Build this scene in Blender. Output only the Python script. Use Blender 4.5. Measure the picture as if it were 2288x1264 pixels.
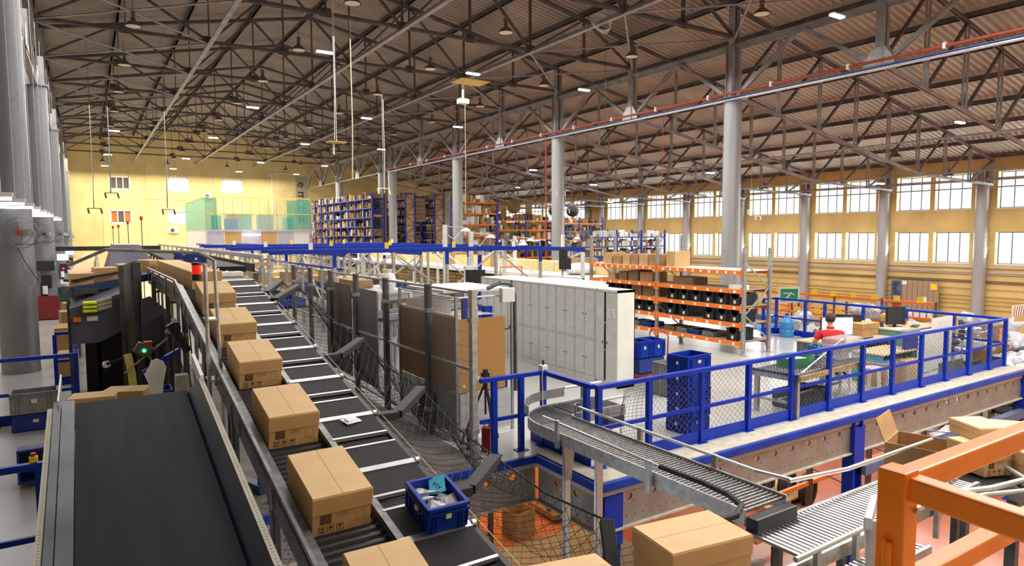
import bpy, math, random
from mathutils import Vector, Matrix, Euler
PI=math.pi
random.seed(7)
S=bpy.context.scene
for o in list(bpy.data.objects): bpy.data.objects.remove(o)
COL=S.collection
# ---------------- camera
cd=bpy.data.cameras.new('camera'); cam=bpy.data.objects.new('camera',cd); COL.objects.link(cam)
PITCH,YAW,ROLL=.0740,.5719,.0043
cam.matrix_world=Matrix.Translation((0,0,3.03))@Matrix.Rotation(-YAW,4,'Z')@Matrix.Rotation(PI/2-PITCH,4,'X')@Matrix.Rotation(-ROLL,4,'Z')
cd.sensor_width=36; cd.lens=1475/2288*36; cd.clip_start=.05; cd.clip_end=400
cd.dof.use_dof=True; cd.dof.focus_distance=7.5; cd.dof.aperture_fstop=3.2
S.camera=cam
# ---------------- world, daylight, exposure
S.view_settings.view_transform='Standard'; S.view_settings.look='None'
S.view_settings.gamma=1; S.view_settings.use_curve_mapping=False
S.view_settings.exposure=0.38
w=bpy.data.worlds.new('sky'); S.world=w; w.use_nodes=True
nt=w.node_tree; bg=nt.nodes['Background']; bg.inputs[0].default_value=(.86,.93,1,1); bg.inputs[1].default_value=1.35
def area(name,loc,rot,sx,sy,power,color=(1,1,1),spread=PI):
    l=bpy.data.lights.new(name,'AREA'); l.shape='RECTANGLE'; l.size=sx; l.size_y=sy; l.energy=power; l.color=color; l.spread=spread
    o=bpy.data.objects.new(name,l); o.location=loc; o.rotation_euler=rot; COL.objects.link(o); return o
area('daylight_from_windows',(47.9,30,4.2),(0,PI/2,0),7,90,5600,(.93,.97,1))
area('aisle_roof_fill',(47.9,30,3.6),(0,PI*.66,0),5,90,3200,(.86,1,.90))  # upward fill added to brighten the aisle roof like ground bounce
area('hall_fill_front',(13,4,9.6),(0,0,0),16,14,2300,(1,.97,.92))  # this and the next four: broad fill added, standing in for hall lamps
area('hall_fill_middle',(9,32,9.6),(0,0,0),24,34,5600,(1,.95,.88))
area('hall_fill_far',(9,68,9.6),(0,0,0),22,24,7200,(1,.88,.68))
area('hall_fill_aisle',(37,28,5.6),(0,0,0),14,60,4200,(1,.97,.92))
area('hall_fill_left',(-7,34,7.5),(0,0,0),10,46,500,(.93,.95,1))
area('under_platform_lamp',(7.0,11.3,-.95),(0,0,0),3.5,3,70,(1,.55,.18))
area('under_platform_fill',(15,9,-.95),(0,0,0),8,4,170,(1,.93,.88))  # added fill, no lamp here; windows light this floor
area('lower_floor_fill',(12,2.2,5.5),(0,0,0),10,5,420,(1,.93,.88))  # added fill for the dark lower floor, no lamp hangs here
# ---------------- helpers
class MB:
    def __init__(s): s.v=[];s.f=[];s.m=[]
    def add(s,v,f,mi=0):
        n=len(s.v); s.v+=[tuple(p) for p in v]; s.f+=[tuple(i+n for i in q) for q in f]; s.m+=[mi]*len(f); return s
    def box(s,x0,y0,z0,x1,y1,z1,mi=0):
        return s.add([(x0,y0,z0),(x1,y0,z0),(x1,y1,z0),(x0,y1,z0),(x0,y0,z1),(x1,y0,z1),(x1,y1,z1),(x0,y1,z1)],
            [(3,2,1,0),(4,5,6,7),(0,1,5,4),(1,2,6,5),(2,3,7,6),(3,0,4,7)],mi)
    def cbox(s,c,d,mi=0,M=None):
        x,y,z=d[0]/2,d[1]/2,d[2]/2
        P=[Vector(p) for p in ((-x,-y,-z),(x,-y,-z),(x,y,-z),(-x,y,-z),(-x,-y,z),(x,-y,z),(x,y,z),(-x,y,z))]
        if M is not None: P=[M@p for p in P]
        c=Vector(c); P=[p+c for p in P]
        return s.add(P,[(3,2,1,0),(4,5,6,7),(0,1,5,4),(1,2,6,5),(2,3,7,6),(3,0,4,7)],mi)
    def bar(s,a,b,w,h=None,mi=0,up=(0,0,1)):
        h=w if h is None else h
        a=Vector(a);b=Vector(b);d=(b-a)
        if d.length<1e-6: return s
        d.normalize(); u=Vector(up)
        if abs(d.dot(u))>.98: u=Vector((0,1,0)) if abs(d.y)<.9 else Vector((1,0,0))
        r=d.cross(u).normalized()*w/2; q=r.cross(d).normalized()*h/2
        P=[a-r-q,a+r-q,a+r+q,a-r+q,b-r-q,b+r-q,b+r+q,b-r+q]
        return s.add(P,[(0,1,2,3),(7,6,5,4),(0,4,5,1),(1,5,6,2),(2,6,7,3),(3,7,4,0)],mi)
    def tube(s,a,b,r,n=8,mi=0,r2=None,cap=True):
        r2=r if r2 is None else r2
        a=Vector(a);b=Vector(b);d=(b-a).normalized(); u=Vector((0,0,1)) if abs(d.z)<.9 else Vector((1,0,0))
        x=d.cross(u).normalized(); y=d.cross(x)
        P=[];F=[]
        for i in range(n):
            t=2*PI*i/n; k=x*math.cos(t)+y*math.sin(t); P+=[a+k*r,b+k*r2]
        for i in range(n):
            j=(i+1)%n; F.append((2*i,2*i+1,2*j+1,2*j))
        if cap: F+=[tuple(2*i for i in range(n)),tuple(2*i+1 for i in reversed(range(n)))]
        return s.add(P,F,mi)
    def path(s,pts,r,n=6,mi=0):
        for a,b in zip(pts[:-1],pts[1:]): s.tube(a,b,r,n,mi)
        return s
    def ribbon(s,pts,w,h,mi=0):
        for a,b in zip(pts[:-1],pts[1:]): s.bar(a,b,w,h,mi)
        return s
    def lathe(s,prof,c=(0,0,0),n=20,mi=0):
        c=Vector(c);P=[];F=[]
        for r,z in prof:
            for i in range(n):
                t=2*PI*i/n; P.append(c+Vector((r*math.cos(t),r*math.sin(t),z)))
        for k in range(len(prof)-1):
            for i in range(n):
                j=(i+1)%n; F.append((k*n+i,k*n+j,(k+1)*n+j,(k+1)*n+i))
        return s.add(P,F,mi)
    def quad(s,a,b,c,d,mi=0): return s.add([a,b,c,d],[(0,1,2,3)],mi)
    def prism(s,pts,h,mi=0):  # pts 3D list (closed, planar), extruded by vector h
        n=len(pts);h=Vector(h);P=[Vector(p) for p in pts]; P+=[p+h for p in P]
        return s.add(P,[tuple(reversed(range(n))),tuple(range(n,2*n))]+[(i,(i+1)%n,n+(i+1)%n,n+i) for i in range(n)],mi)
    def open_box(s,x0,y0,z0,x1,y1,z1,t=.01,mi=0):
        s.box(x0,y0,z0,x1,y1,z0+t,mi); s.box(x0,y0,z0,x0+t,y1,z1,mi); s.box(x1-t,y0,z0,x1,y1,z1,mi)
        s.box(x0+t,y0,z0,x1-t,y0+t,z1,mi); return s.box(x0+t,y1-t,z0,x1-t,y1,z1,mi)
    def mesh(s,name,mats):
        me=bpy.data.meshes.new(name); me.from_pydata(s.v,[],s.f)
        for m in (mats if isinstance(mats,(list,tuple)) else [mats]): me.materials.append(m)
        if any(s.m): me.polygons.foreach_set('material_index',s.m)
        me.update(); return me
def B(): return MB()
def obj(name,mb,mats,parent=None,loc=None,label=None,smooth=False,bevel=0,me=None,kind=None):
    me=me or mb.mesh(name,mats)
    if smooth: me.polygons.foreach_set('use_smooth',[True]*len(me.polygons))
    o=bpy.data.objects.new(name,me); COL.objects.link(o)
    if smooth:
        m=o.modifiers.new('edges','EDGE_SPLIT'); m.split_angle=math.radians(40)
    if bevel:
        m=o.modifiers.new('bevel','BEVEL'); m.width=bevel; m.segments=2; m.limit_method='ANGLE'
    if parent is not None: o.parent=parent
    if loc is not None: o.location=loc
    if label: o['label']=label
    if kind: o['kind']=kind
    return o
def tag(o,label,cat,group=None,kind=None):
    o['label']=label;o['category']=cat
    if group:o['group']=group
    if kind:o['kind']=kind
    return o
def thing(name,label,cat,loc=(0,0,0),rz=0,group=None,kind=None):
    o=bpy.data.objects.new(name,None); o.empty_display_size=.1; COL.objects.link(o); o.location=loc; o.rotation_euler=(0,0,rz)
    return tag(o,label,cat,group,kind)
def one(name,label,cat,mb,mats,loc=(0,0,0),rz=0,group=None,**k):
    o=obj(name,mb,mats,loc=loc,**k); o.rotation_euler=(0,0,rz); tag(o,label,cat,group); return o
def struct(name,mb,mats,parent=None,**k):
    o=obj(name,mb,mats,parent,**k); o['kind']='structure'; return o
def sempty(name,loc=(0,0,0),label=None):
    o=bpy.data.objects.new(name,None); COL.objects.link(o); o.location=loc; o['kind']='structure'
    if label:o['label']=label
    return o
def kids(o): return [c for c in COL.objects if c.parent==o]
KC={}
def dup(root,loc=None,rz=None,label=None,group=None,depth=0,parent=None):
    if root.name not in KC: KC[root.name]=kids(root)
    c=root.copy(); COL.objects.link(c)
    if parent is not None: c.parent=parent
    for k in KC[root.name]: dup(k,parent=c)
    if loc is not None: c.location=loc
    if rz is not None: c.rotation_euler=(0,0,rz)
    if label: c['label']=label
    if group: c['group']=group
    return c
ORD=['first','second','third','fourth','fifth','sixth','seventh','eighth','ninth','tenth','eleventh','twelfth','thirteenth','fourteenth','fifteenth','sixteenth','seventeenth','eighteenth','nineteenth','twentieth']
def ordn(i): return ORD[i] if i<20 else ('twenty-'+ORD[i-20] if i<29 else 'thirtieth' if i==29 else 'thirty-'+ORD[i-30])
# ---------------- materials
MC={}
def mat(name,col,rough=.5,metal=0,var=.08,scale=6,bump=0,bscale=60,spec=.5,emit=None,es=0,alpha=1,trans=0,stretch=None,col2=None):
    if name in MC: return MC[name]
    m=bpy.data.materials.new(name); m.use_nodes=True; n=m.node_tree.nodes; L=m.node_tree.links; b=n['Principled BSDF']
    b.inputs['Roughness'].default_value=rough; b.inputs['Metallic'].default_value=metal
    b.inputs['Specular IOR Level'].default_value=spec
    tc=n.new('ShaderNodeTexCoord'); mp=n.new('ShaderNodeMapping'); L.new(tc.outputs['Object'],mp.inputs[0])
    if stretch: mp.inputs['Scale'].default_value=stretch
    nz=n.new('ShaderNodeTexNoise'); nz.inputs['Scale'].default_value=scale; nz.inputs['Detail'].default_value=5; L.new(mp.outputs[0],nz.inputs[0])
    r=n.new('ShaderNodeValToRGB'); e=r.color_ramp.elements
    c2=col2 or tuple(min(1,c*(1+var)) for c in col); c1=col if col2 else tuple(c*(1-var) for c in col)
    e[0].position=.35;e[1].position=.65;e[0].color=(*c1,1);e[1].color=(*c2,1)
    L.new(nz.outputs[0],r.inputs[0]); L.new(r.outputs[0],b.inputs['Base Color'])
    if bump:
        n2=n.new('ShaderNodeTexNoise'); n2.inputs['Scale'].default_value=bscale; L.new(mp.outputs[0],n2.inputs[0])
        bp=n.new('ShaderNodeBump'); bp.inputs['Strength'].default_value=bump; bp.inputs['Distance'].default_value=.01
        L.new(n2.outputs[0],bp.inputs['Height']); L.new(bp.outputs[0],b.inputs['Normal'])
    if emit: b.inputs['Emission Color'].default_value=(*emit,1); b.inputs['Emission Strength'].default_value=es
    if alpha<1: b.inputs['Alpha'].default_value=alpha
    if trans: b.inputs['Transmission Weight'].default_value=trans
    MC[name]=m; return m
BLUE=mat('blue_paint',(.001,.028,.38),.38,var=.12,spec=.3)
BLUED=mat('blue_beam',(.002,.035,.34),.4,var=.2,spec=.3)
NAVY=mat('navy_paint',(.015,.045,.12),.42,var=.2)
TOTE=mat('blue_plastic',(.001,.030,.33),.4,var=.1,spec=.3)
TOTED=mat('dark_blue_plastic',(.008,.03,.22),.42,var=.15)
GREYP=mat('grey_plastic',(.20,.21,.22),.5,var=.15)
BLACK=mat('black_plastic',(.012,.012,.014),.45,var=.2)
RUB=mat('black_rubber',(.011,.011,.012),.65,var=.25,scale=20)
BELT=mat('belt_rubber',(.020,.019,.022),.7,spec=.25,var=.22,scale=3,bump=.3,bscale=120,stretch=(30,1,1))
RAMP=mat('ramp_belt',(.008,.010,.017),.7,spec=.2,var=.35,scale=1.5,bump=.25,bscale=200,stretch=(5,.5,1))
STEEL=mat('steel',(.42,.43,.44),.38,.75,var=.15,scale=8)
STEELD=mat('dark_steel',(.10,.105,.115),.45,.5,var=.25)
ALU=mat('aluminium',(.68,.69,.70),.28,.85,var=.08,stretch=(1,1,8))
GALV=mat('galvanised',(.46,.47,.47),.42,.6,var=.18,scale=14)
ROLL=mat('roller_steel',(.5,.49,.50),.22,.9,var=.1)
ROLLD=mat('roller_dark',(.05,.05,.055),.35,.4,var=.2)
CARD=mat('cardboard',(.56,.36,.165),.8,var=.06,scale=3,bump=.08,bscale=150,spec=.25)
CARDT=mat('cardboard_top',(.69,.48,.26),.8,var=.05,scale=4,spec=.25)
CARDD=mat('brown_cardboard',(.40,.24,.11),.85,var=.12,scale=4,spec=.2)
CARDK=mat('dark_cardboard',(.24,.15,.08),.85,var=.15,scale=4,spec=.2)
INK=mat('carton_ink',(.07,.045,.03),.8)
INKL=mat('carton_ink_light',(.33,.21,.10),.8)
ORANGE=mat('orange_paint',(.86,.19,.012),.4,var=.08)
ORRAIL=mat('orange_enamel',(.90,.22,.008),.25,var=.08,scale=2)
WHITE=mat('white_paint',(.72,.72,.71),.5,var=.05)
LOCK=mat('locker_paint',(.68,.69,.67),.45,var=.06,scale=5)
LOCKS=mat('locker_side',(.74,.75,.70),.45,var=.05,scale=3)
WALLY=mat('yellow_plaster',(.70,.55,.27),.85,var=.10,scale=.6,bump=.1,bscale=20)
WALLR=mat('ochre_plaster',(.66,.50,.20),.85,var=.14,scale=.5,bump=.12,bscale=14)
TRUSS=mat('truss_steel',(.12,.10,.10),.6,.2,var=.25,scale=2)
TRUSL=mat('girder_steel',(.34,.32,.33),.55,.2,var=.2,scale=2)
DECK=mat('roof_sheet',(.33,.275,.235),.55,.15,var=.18,scale=.5)
DECKG=mat('roof_sheet_aisle',(.42,.39,.32),.5,.15,var=.15,scale=.4)  # aisle sheets coloured lighter and greener for the window light on them
CONC=mat('platform_floor',(.42,.415,.40),.22,var=.07,scale=.7,spec=.5)
CONCD=mat('curb_concrete',(.45,.41,.33),.7,var=.15,scale=9)
REDF=mat('red_floor',(.50,.19,.12),.12,var=.16,scale=.5,spec=.6)
PIPER=mat('red_pipe',(.30,.05,.025),.4,var=.2)
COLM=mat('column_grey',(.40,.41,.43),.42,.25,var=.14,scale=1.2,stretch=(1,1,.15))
GLASS=mat('window_glass',(.9,.95,1),.05,alpha=.12)
FRAME=mat('window_frame',(.10,.11,.14),.5)
WIREM=mat('wire_grey',(.17,.17,.18),.5,.5)
NETD=mat('net_dark',(.02,.02,.02),.8)
NETB=mat('net_grey',(.12,.13,.16),.8)
BROWNB=mat('brown_board',(.30,.165,.06),.8,var=.08,scale=3,bump=.1)
CORK=mat('cork_board',(.42,.22,.06),.8,var=.08,scale=30)
RED=mat('red_plastic',(.45,.02,.015),.4)
GREEN=mat('green_plastic',(.02,.25,.10),.4)
YEL=mat('yellow_card',(.85,.62,.03),.6)
PAPER=mat('white_paper',(.80,.80,.78),.8)
LABELM=mat('cream_label',(.72,.66,.45),.7)
BAG=mat('clear_wrap',(.58,.60,.64),.25,var=.25,scale=12,bump=.8,bscale=14,col2=(.80,.81,.83))
LAMPS=mat('lamp_shade',(.20,.17,.14),.4,.5)
LAMPI=mat('lamp_inside',(.75,.68,.55),.5)
LED=mat('led_tube',(1,1,1),.5,emit=(.66,.90,1),es=7)
LEDW=mat('led_tube_white',(1,1,1),.5,emit=(.93,.93,1),es=5)
WOOD=mat('desk_wood',(.50,.36,.22),.5,var=.12,scale=5,stretch=(1,8,1))
SCREEN=mat('lit_screen',(.7,.85,.95),.3,emit=(.70,.88,1),es=1.3)
SCRD=mat('dark_screen',(.03,.028,.03),.25)
TEAL=mat('teal_panel',(.10,.30,.26),.55)
GREENN=mat('green_mesh_screen',(.08,.40,.32),.7,alpha=.55)
LILAC=mat('lilac_steel',(.50,.48,.58),.4,.3)
# ---------------- setting
Y0=18.27; XL=-1.34; XR=22.6; XW=46.9; YF=81.2; ZB=-3.0
def zr(x):
    if x>XR: return 12.6-.2*(x-XR)
    if x<XL: return 12.6-.2*(XL-x)
    return 12.6+.2*(11.97-abs(x-10.63))
f=struct('floor',B().box(-14.3,7.33,-.18,5.1,YF,0).box(5.1,6.0,-.18,17.55,YF,0).box(-14.3,-8,-.18,.75,7.33,0).box(17.55,19.5,-.18,XR+.6,YF,0),CONC)
f['label']='light grey glossy platform floor'
g=struct('floor',B().box(.4,-8,ZB-.2,48,12,ZB).box(-14.3,12,ZB-.2,48,YF,ZB),REDF); g['label']='glossy red floor of the lower level'
g=struct('floor',B().box(.4,-8,ZB,8.7,10.4,ZB+.012),mat('grey_lower_floor',(.33,.32,.30),.5,var=.12,scale=1)); g['label']='grey concrete strip of the lower floor'
g=struct('floor',B().box(2.2,7.34,0,4.28,17,.008).box(1.0,7.34,0,2.2,17,.006),mat('dirty_shaded_floor',(.13,.115,.10),.75,var=.35,scale=2.5)); g['label']='dirty floor below the belts, painted darker for shade'  # thin plates: dirt, with the shade under the belts painted in
# walls
def wall_window(n,x,yc,w,z0,z1,nm,mirror=1):
    t=sempty('window_%d'%n,(x,yc,(z0+z1)/2)); h=z1-z0
    fr=B().box(-.04,-w/2,-h/2,.04,-w/2+.05,h/2).box(-.04,w/2-.05,-h/2,.04,w/2,h/2).box(-.04,-w/2,h/2-.05,.04,w/2,h/2).box(-.04,-w/2,-h/2,.04,w/2,-h/2+.05)
    struct('window_frame',fr,FRAME,t); k=len(nm)
    for i in range(3):
        a=-w/2+.05+i*(w-.1)/3; b=a+(w-.1)/3
        struct('pane',B().box(-.006,a,-h/2+.05,.006,b,h/2-.05),GLASS,t)
        if i: struct('mullion',B().box(-.035,a-.025,-h/2+.05,.035,a+.025,h/2-.05),FRAME,t)
    return t
WX0=47.05;WX1=47.6
ycs=[18.82+6*k for k in range(-5,7)]+[57.1+6*k for k in range(0,4)]
wr=B(); rows=((1.05,3.02),(4.5,6.72)); segs=[]
ed=-14.0; ops=[]
for yc in ycs:
    if yc<50 or yc>56: ops+= [(yc+.72,yc+2.85),(yc+3.15,yc+5.3)]
ops.sort()
for a,b in ((ZB,1.05),(3.02,4.5),(6.72,7.75)): wr.box(WX0,-14,a,WX1,YF,b)
wl=struct('wall_right',wr,WALLR)
prev=-14.0; pr_=B()
for a,b in ops+[(YF,YF)]:
    for z0,z1 in rows: pr_.box(WX0,prev,z0,WX1,a,z1)
    prev=b
struct('wall_pier',pr_,WALLR,wl)
rev=B()
n=0
for a,b in ops:
    for z0,z1 in rows:
        if b<4: continue
        n+=1; wall_window(n,47.5,(a+b)/2,b-a,z0,z1,'r')
        rev.box(WX0-.03,a-.06,z0-.06,WX0+.02,b+.06,z0)
struct('window_sills',rev,WHITE,wl)
# bright reveals (painted white)
rv=B()
for a,b in ops:
    for z0,z1 in rows:
        rv.box(WX0+.004,b-.004,z0,47.46,b+.0,z1).box(WX0+.004,a,z0,47.46,a+.004,z1).box(WX0+.004,a,z0,47.46,b,z0+.004)
struct('window_reveal',rv,mat('cream_reveal',(.78,.70,.45),.8),wl)
# far wall with real openings
fo=[(2.36,4.13,7.95,9.19),(7.81,9.70,7.94,9.28),(13.31,15.32,7.91,9.26),(2.30,4.15,4.40,5.68),(7.76,9.60,4.42,5.70)]
wf=B()
xs=sorted(set([-14.3,47.6]+[a for o in fo for a in o[:2]]))
def colparts(x0,x1):
    zs=[(-3,)]
    hs=sorted([(o[2],o[3]) for o in fo if o[0]<=x0+1e-4 and o[1]>=x1-1e-4]); z=-3
    tp=min(zr(x0),zr(x1))
    for a,b in hs: wf.box(x0,YF,z,x1,YF+.4,a); z=b
    mx=10.63
    wf.prism([(x0,YF,z),(x1,YF,z),(x1,YF,zr(x1)),(x0,YF,zr(x0))],(0,.4,0))
xs=sorted(set(xs+[XL,10.63,XR]))
for a,b in zip(xs[:-1],xs[1:]): colparts(a,b)
wfo=struct('wall_far',wf,WALLY)
WINW=mat('bright_room',(.75,.85,.95),.6,emit=(.75,.88,1),es=.35); WINO=mat('orange_blind',(.50,.16,.03),.7); WIND=mat('dark_room',(.11,.095,.08),.7)
WINP=mat('pale_blind',(.62,.72,.70),.7)
for i,(o,m) in enumerate(zip(fo,(WIND,WINW,WINW,WINO,WINP))):
    n+=1; t=sempty('window_%d'%n,((o[0]+o[1])/2,YF+.1,(o[2]+o[3])/2)); W_=o[1]-o[0];H_=o[3]-o[2]
    struct('window_frame',B().box(-W_/2-.1,-.12,-H_/2-.1,-W_/2+.06,0,H_/2+.1).box(W_/2-.06,-.12,-H_/2-.1,W_/2+.1,0,H_/2+.1).box(-W_/2,-.12,H_/2-.06,W_/2,0,H_/2+.1).box(-W_/2,-.12,-H_/2-.1,W_/2,0,-H_/2+.06),WHITE,t)
    for k in range(3):
        a=-W_/2+k*W_/3
        struct('pane',B().box(a+.03,.05,-H_/2,a+W_/3-.03,.08,H_/2),m if not(i==3 and k==1) else WIND,t)
        if k: struct('mullion',B().box(a-.05,-.08,-H_/2,a+.05,.04,H_/2),WHITE,t)
wb=B(); wb.prism([(-14.3,-8.4,-3),(47.6,-8.4,-3),(47.6,-8.4,zr(47)),(XR,-8.4,zr(XR)),(10.63,-8.4,zr(10.63)),(XL,-8.4,zr(XL)),(-14.3,-8.4,zr(-14.3))],(0,.3,0)); struct('wall_back',wb,WALLY)
struct('wall_left',B().box(-14.7,-8,-3,-14.3,YF,12),WALLY)
# ceiling: corrugated sheets on purlins
ce=struct('ceiling',B().box(10.43,-8,zr(10.63)-.02,10.83,YF,zr(10.63)+.02),DECK)
def sheet(x0,x1,ny=20,L=6.0,amp=.085):
    b=B();z0,z1=zr(x0+1e-3),zr(x1-1e-3);P=[];F=[];k=0
    per=L/ny
    for i in range(ny):
        for fr,h in ((0,0),(.35,0),(.5,amp),(.85,amp)):
            P+=[(x0,(i+fr)*per,z0+h),(x1,(i+fr)*per,z1+h)];k+=1
    P+=[(x0,L,z0),(x1,L,z1)];k+=1
    F=[(2*i,2*i+1,2*i+3,2*i+2) for i in range(k-1)]
    return b.add(P,F)
for x0,x1,m in ((-14.3,XL,DECK),(XL,10.63,DECK),(10.63,XR,DECK),(XR,35,DECKG),(35,47.6,DECKG)):
    me=sheet(x0,x1).mesh('roof_sheet',m)
    for k in range(15):
        o=obj('roof_sheet',None,None,ce,(0,-8+6*k,0),me=me)
x=XL-12
while x<46.9:
    z=zr(x)-.12
    o=obj('purlin',B().box(x-.035,-8,z-.12,x+.035,YF,z+.10).box(x-.035,-8,z-.12,x+.09,YF,z-.10),TRUSS,ce)
    x+=3
# columns
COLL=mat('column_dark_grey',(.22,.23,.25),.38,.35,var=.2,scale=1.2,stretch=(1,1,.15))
def column(label,x,y,z0,z1,r=.36,cm=None,cat='column',group=None,head=2.2):
    t=thing('steel_column',label,cat,(x,y,0),0,group)
    b=B().tube((0,0,z0),(0,0,z1),r,32)
    cm=cm or COLM; obj('column_shaft',b,cm,t,smooth=True)
    s=B();N=int((z1-z0)/2.1*16);pts=[]
    for i in range(N+1):
        a=2*PI*i/16; pts.append(((r+.002)*math.cos(a),(r+.002)*math.sin(a),z0+(z1-z0)*i/N))
    s.path(pts,.007,4); obj('spiral_seam',s,cm,t)
    h=B().box(-.42,-.42,z1,.42,.42,z1+.05)
    for sx in (-1,1):
        h.box(sx*.22-.02,-.15,z1+.05,sx*.22+.02,.15,z1+head).box(sx*.22-.09,-.16,z1+.05,sx*.22+.09,-.13,z1+head).box(sx*.22-.09,.13,z1+.05,sx*.22+.09,.16,z1+head)
    obj('column_head',h,TRUSL,t); return t
CY=[Y0-12,Y0,Y0+12,Y0+24,Y0+36,56.6,68.6]
for i,y in enumerate(CY):
    if i>0: column('tall grey column of the right-hand row, %s from the camera'%ordn(i-1),XR,y,ZB,8.5,head=2.1)
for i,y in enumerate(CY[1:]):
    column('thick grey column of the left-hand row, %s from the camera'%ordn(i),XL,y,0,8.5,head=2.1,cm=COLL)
for i,y in enumerate([18.82+6*k for k in range(-2,7)]+[57.1]):
    if i>0: column('grey column against the window wall, %s from the right'%ordn(i-1),XW-.1,y,ZB,5.9,head=.9)
# ---------------- roof steel
def dbl(b,p,q,s=.05,gap=.05,mi=0,ax=(0,1,0)):
    a=Vector(ax)*(gap)
    b.bar(Vector(p)-a,Vector(q)-a,s*.6,s*1.6,mi); b.bar(Vector(p)+a,Vector(q)+a,s*.6,s*1.6,mi)
def nave_truss():
    t=thing('roof_truss','','truss'); P=[XL+i*(XR-XL)/8 for i in range(9)]
    zb=11.0; zt=lambda x:zr(x)-.42
    b=B(); dbl(b,(XL,0,zb),(XR,0,zb),.075,.06); obj('bottom_chord',b,TRUSS,t)
    for i,(a,c) in enumerate(((XL,10.63),(10.63,XR))):
        b=B(); dbl(b,(a,0,zt(a+.01 if i==0 else a)),(c,0,zt(c-.01 if i else c)),.085,.07); obj('top_chord',b,TRUSS,t)
    for i,x in enumerate(P):
        b=B(); dbl(b,(x,0,zb),(x,0,zt(min(max(x,XL+.01),XR-.01))),.055,.05); obj('post',b,TRUSS,t)
    for i in range(8):
        a,c=P[i],P[i+1]
        hi=(c if (i%2==0) else a); lo=(a if (i%2==0) else c)
        b=B(); dbl(b,(lo,0,zb),(hi,0,zt(min(max(hi,XL+.01),XR-.01))),.05,.045); obj('diagonal',b,TRUSS,t)
    g=B()
    for x in P[1:-1]: g.box(x-.22,-.012,zb-.12,x+.22,.012,zb+.22)
    obj('gusset_plate',g,TRUSS,t)
    return t
YT=[Y0-12+6*k for k in range(9)]+[57.2,62.6,68.6,74.6]
T0=nave_truss()
for i,y in enumerate(YT):
    lab='dark steel roof truss over the main hall, %s from the camera'%ordn(i)
    if i==0: T0.location=(0,y,0); T0['label']=lab
    else: dup(T0,(0,y,0),label=lab)
def aisle_truss(s=1,x0=XR,n=8):
    t=thing('aisle_truss','','truss'); dx=3.0
    P=[x0+s*dx*i for i in range(n+1)]
    def ztop(x): return zr(x+.001*s)-.42
    def zbot(x):
        d=abs(x-x0); return 8.65-.165*d if d<15 else 6.17-.03*(d-15)
    b=B(); 
    dbl(b,(P[0]+.001*s,0,ztop(P[0])),(P[-1],0,ztop(P[-1])),.075,.06); obj('top_chord',b,TRUSS,t)
    b=B(); k=P[5] if n>5 else P[-1]
    dbl(b,(P[0],0,zbot(P[0])),(k,0,zbot(k)),.075,.06)
    if n>5: dbl(b,(k,0,zbot(k)),(P[-1],0,zbot(P[-1])),.075,.06)
    obj('bottom_chord',b,TRUSL,t)
    for x in P[1:]:
        b=B(); dbl(b,(x,0,zbot(x)),(x,0,ztop(x)),.05,.06); obj('post',b,TRUSL if x%2 else TRUSS,t)
    for a,c in zip(P[:-1],P[1:]):
        b=B(); dbl(b,(a,0,zbot(a)),(c,0,ztop(c)),.05,.045); obj('diagonal',b,TRUSS,t)
    return t
A0=aisle_truss()
for i,y in enumerate(YT[:11]):
    lab='steel truss sloping down from the right-hand columns to the window wall, %s from the camera'%ordn(i)
    if i==0: A0.location=(0,y,0); A0['label']=lab
    else: dup(A0,(0,y,0),label=lab)
A1=aisle_truss(-1,XL,4); A1.location=(0,YT[3],0); A1['label']='steel truss behind the left-hand columns, nearest'
for i,y in enumerate(YT[4:9]): dup(A1,(0,y,0),label='steel truss behind the left-hand columns, %s from the nearest'%ordn(i+1))
def girder(L=12.0):
    t=thing('lattice_girder','','girder'); z0,z1=8.55,10.62; h=L/2;q=L/4
    b=B().box(-.15,0,z1-.05,.15,L,z1+.06).box(-.03,0,z1-.20,.03,L,z1-.05); obj('top_chord',b,TRUSL,t)
    b=B().box(-.10,0,z0-.05,.10,L,z0+.03); obj('bottom_chord',b,TRUSL,t)
    for a,c in ((.15,q),(h,q),(h,h+q),(L-.15,h+q)):
        b=B(); d=Vector((.06,0,0)); b.bar(Vector((0,a,z0))-d,Vector((0,c,z1))-d,.05,.14).bar(Vector((0,a,z0))+d,Vector((0,c,z1))+d,.05,.14); obj('diagonal',b,TRUSL,t)
    b=B()
    for sx in (-1,1): b.box(sx*.12-.02,h-.14,z0,sx*.12+.02,h+.14,12.1).box(sx*.12-.07,h-.15,z0,sx*.12+.07,h-.12,12.1)
    obj('middle_post',b,TRUSL,t)
    g=B().prism([(-.16,h-.55,z0-.08),(-.16,h+.55,z0-.08),(-.16,h+.5,z0+.2),(-.16,h+.2,z0+.62),(-.16,h-.2,z0+.62),(-.16,h-.5,z0+.2)],(.02,0,0))
    g.prism([(.14,h-.55,z0-.08),(.14,h+.55,z0-.08),(.14,h+.5,z0+.2),(.14,h+.2,z0+.62),(.14,h-.2,z0+.62),(.14,h-.5,z0+.2)],(.02,0,0))
    obj('gusset_plate',g,GALV,t)
    b=B()
    for sx in (-1,1): b.box(sx*.16-.02,-.14,10.6,sx*.16+.02,.14,12.15)
    obj('end_post',b,TRUSL,t)
    return t
G0=girder(); first=True
for side,x in (('right',XR),('left',XL)):
    for i,y in enumerate([Y0-12,Y0,Y0+12,Y0+24,56.6,68.6]):
        lab='light grey lattice girder on the %s-hand columns, %s span from the camera'%(side,ordn(i))
        if first: G0.location=(x,y,0);G0['label']=lab;first=False
        else: dup(G0,(x,y,0),label=lab)
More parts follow.
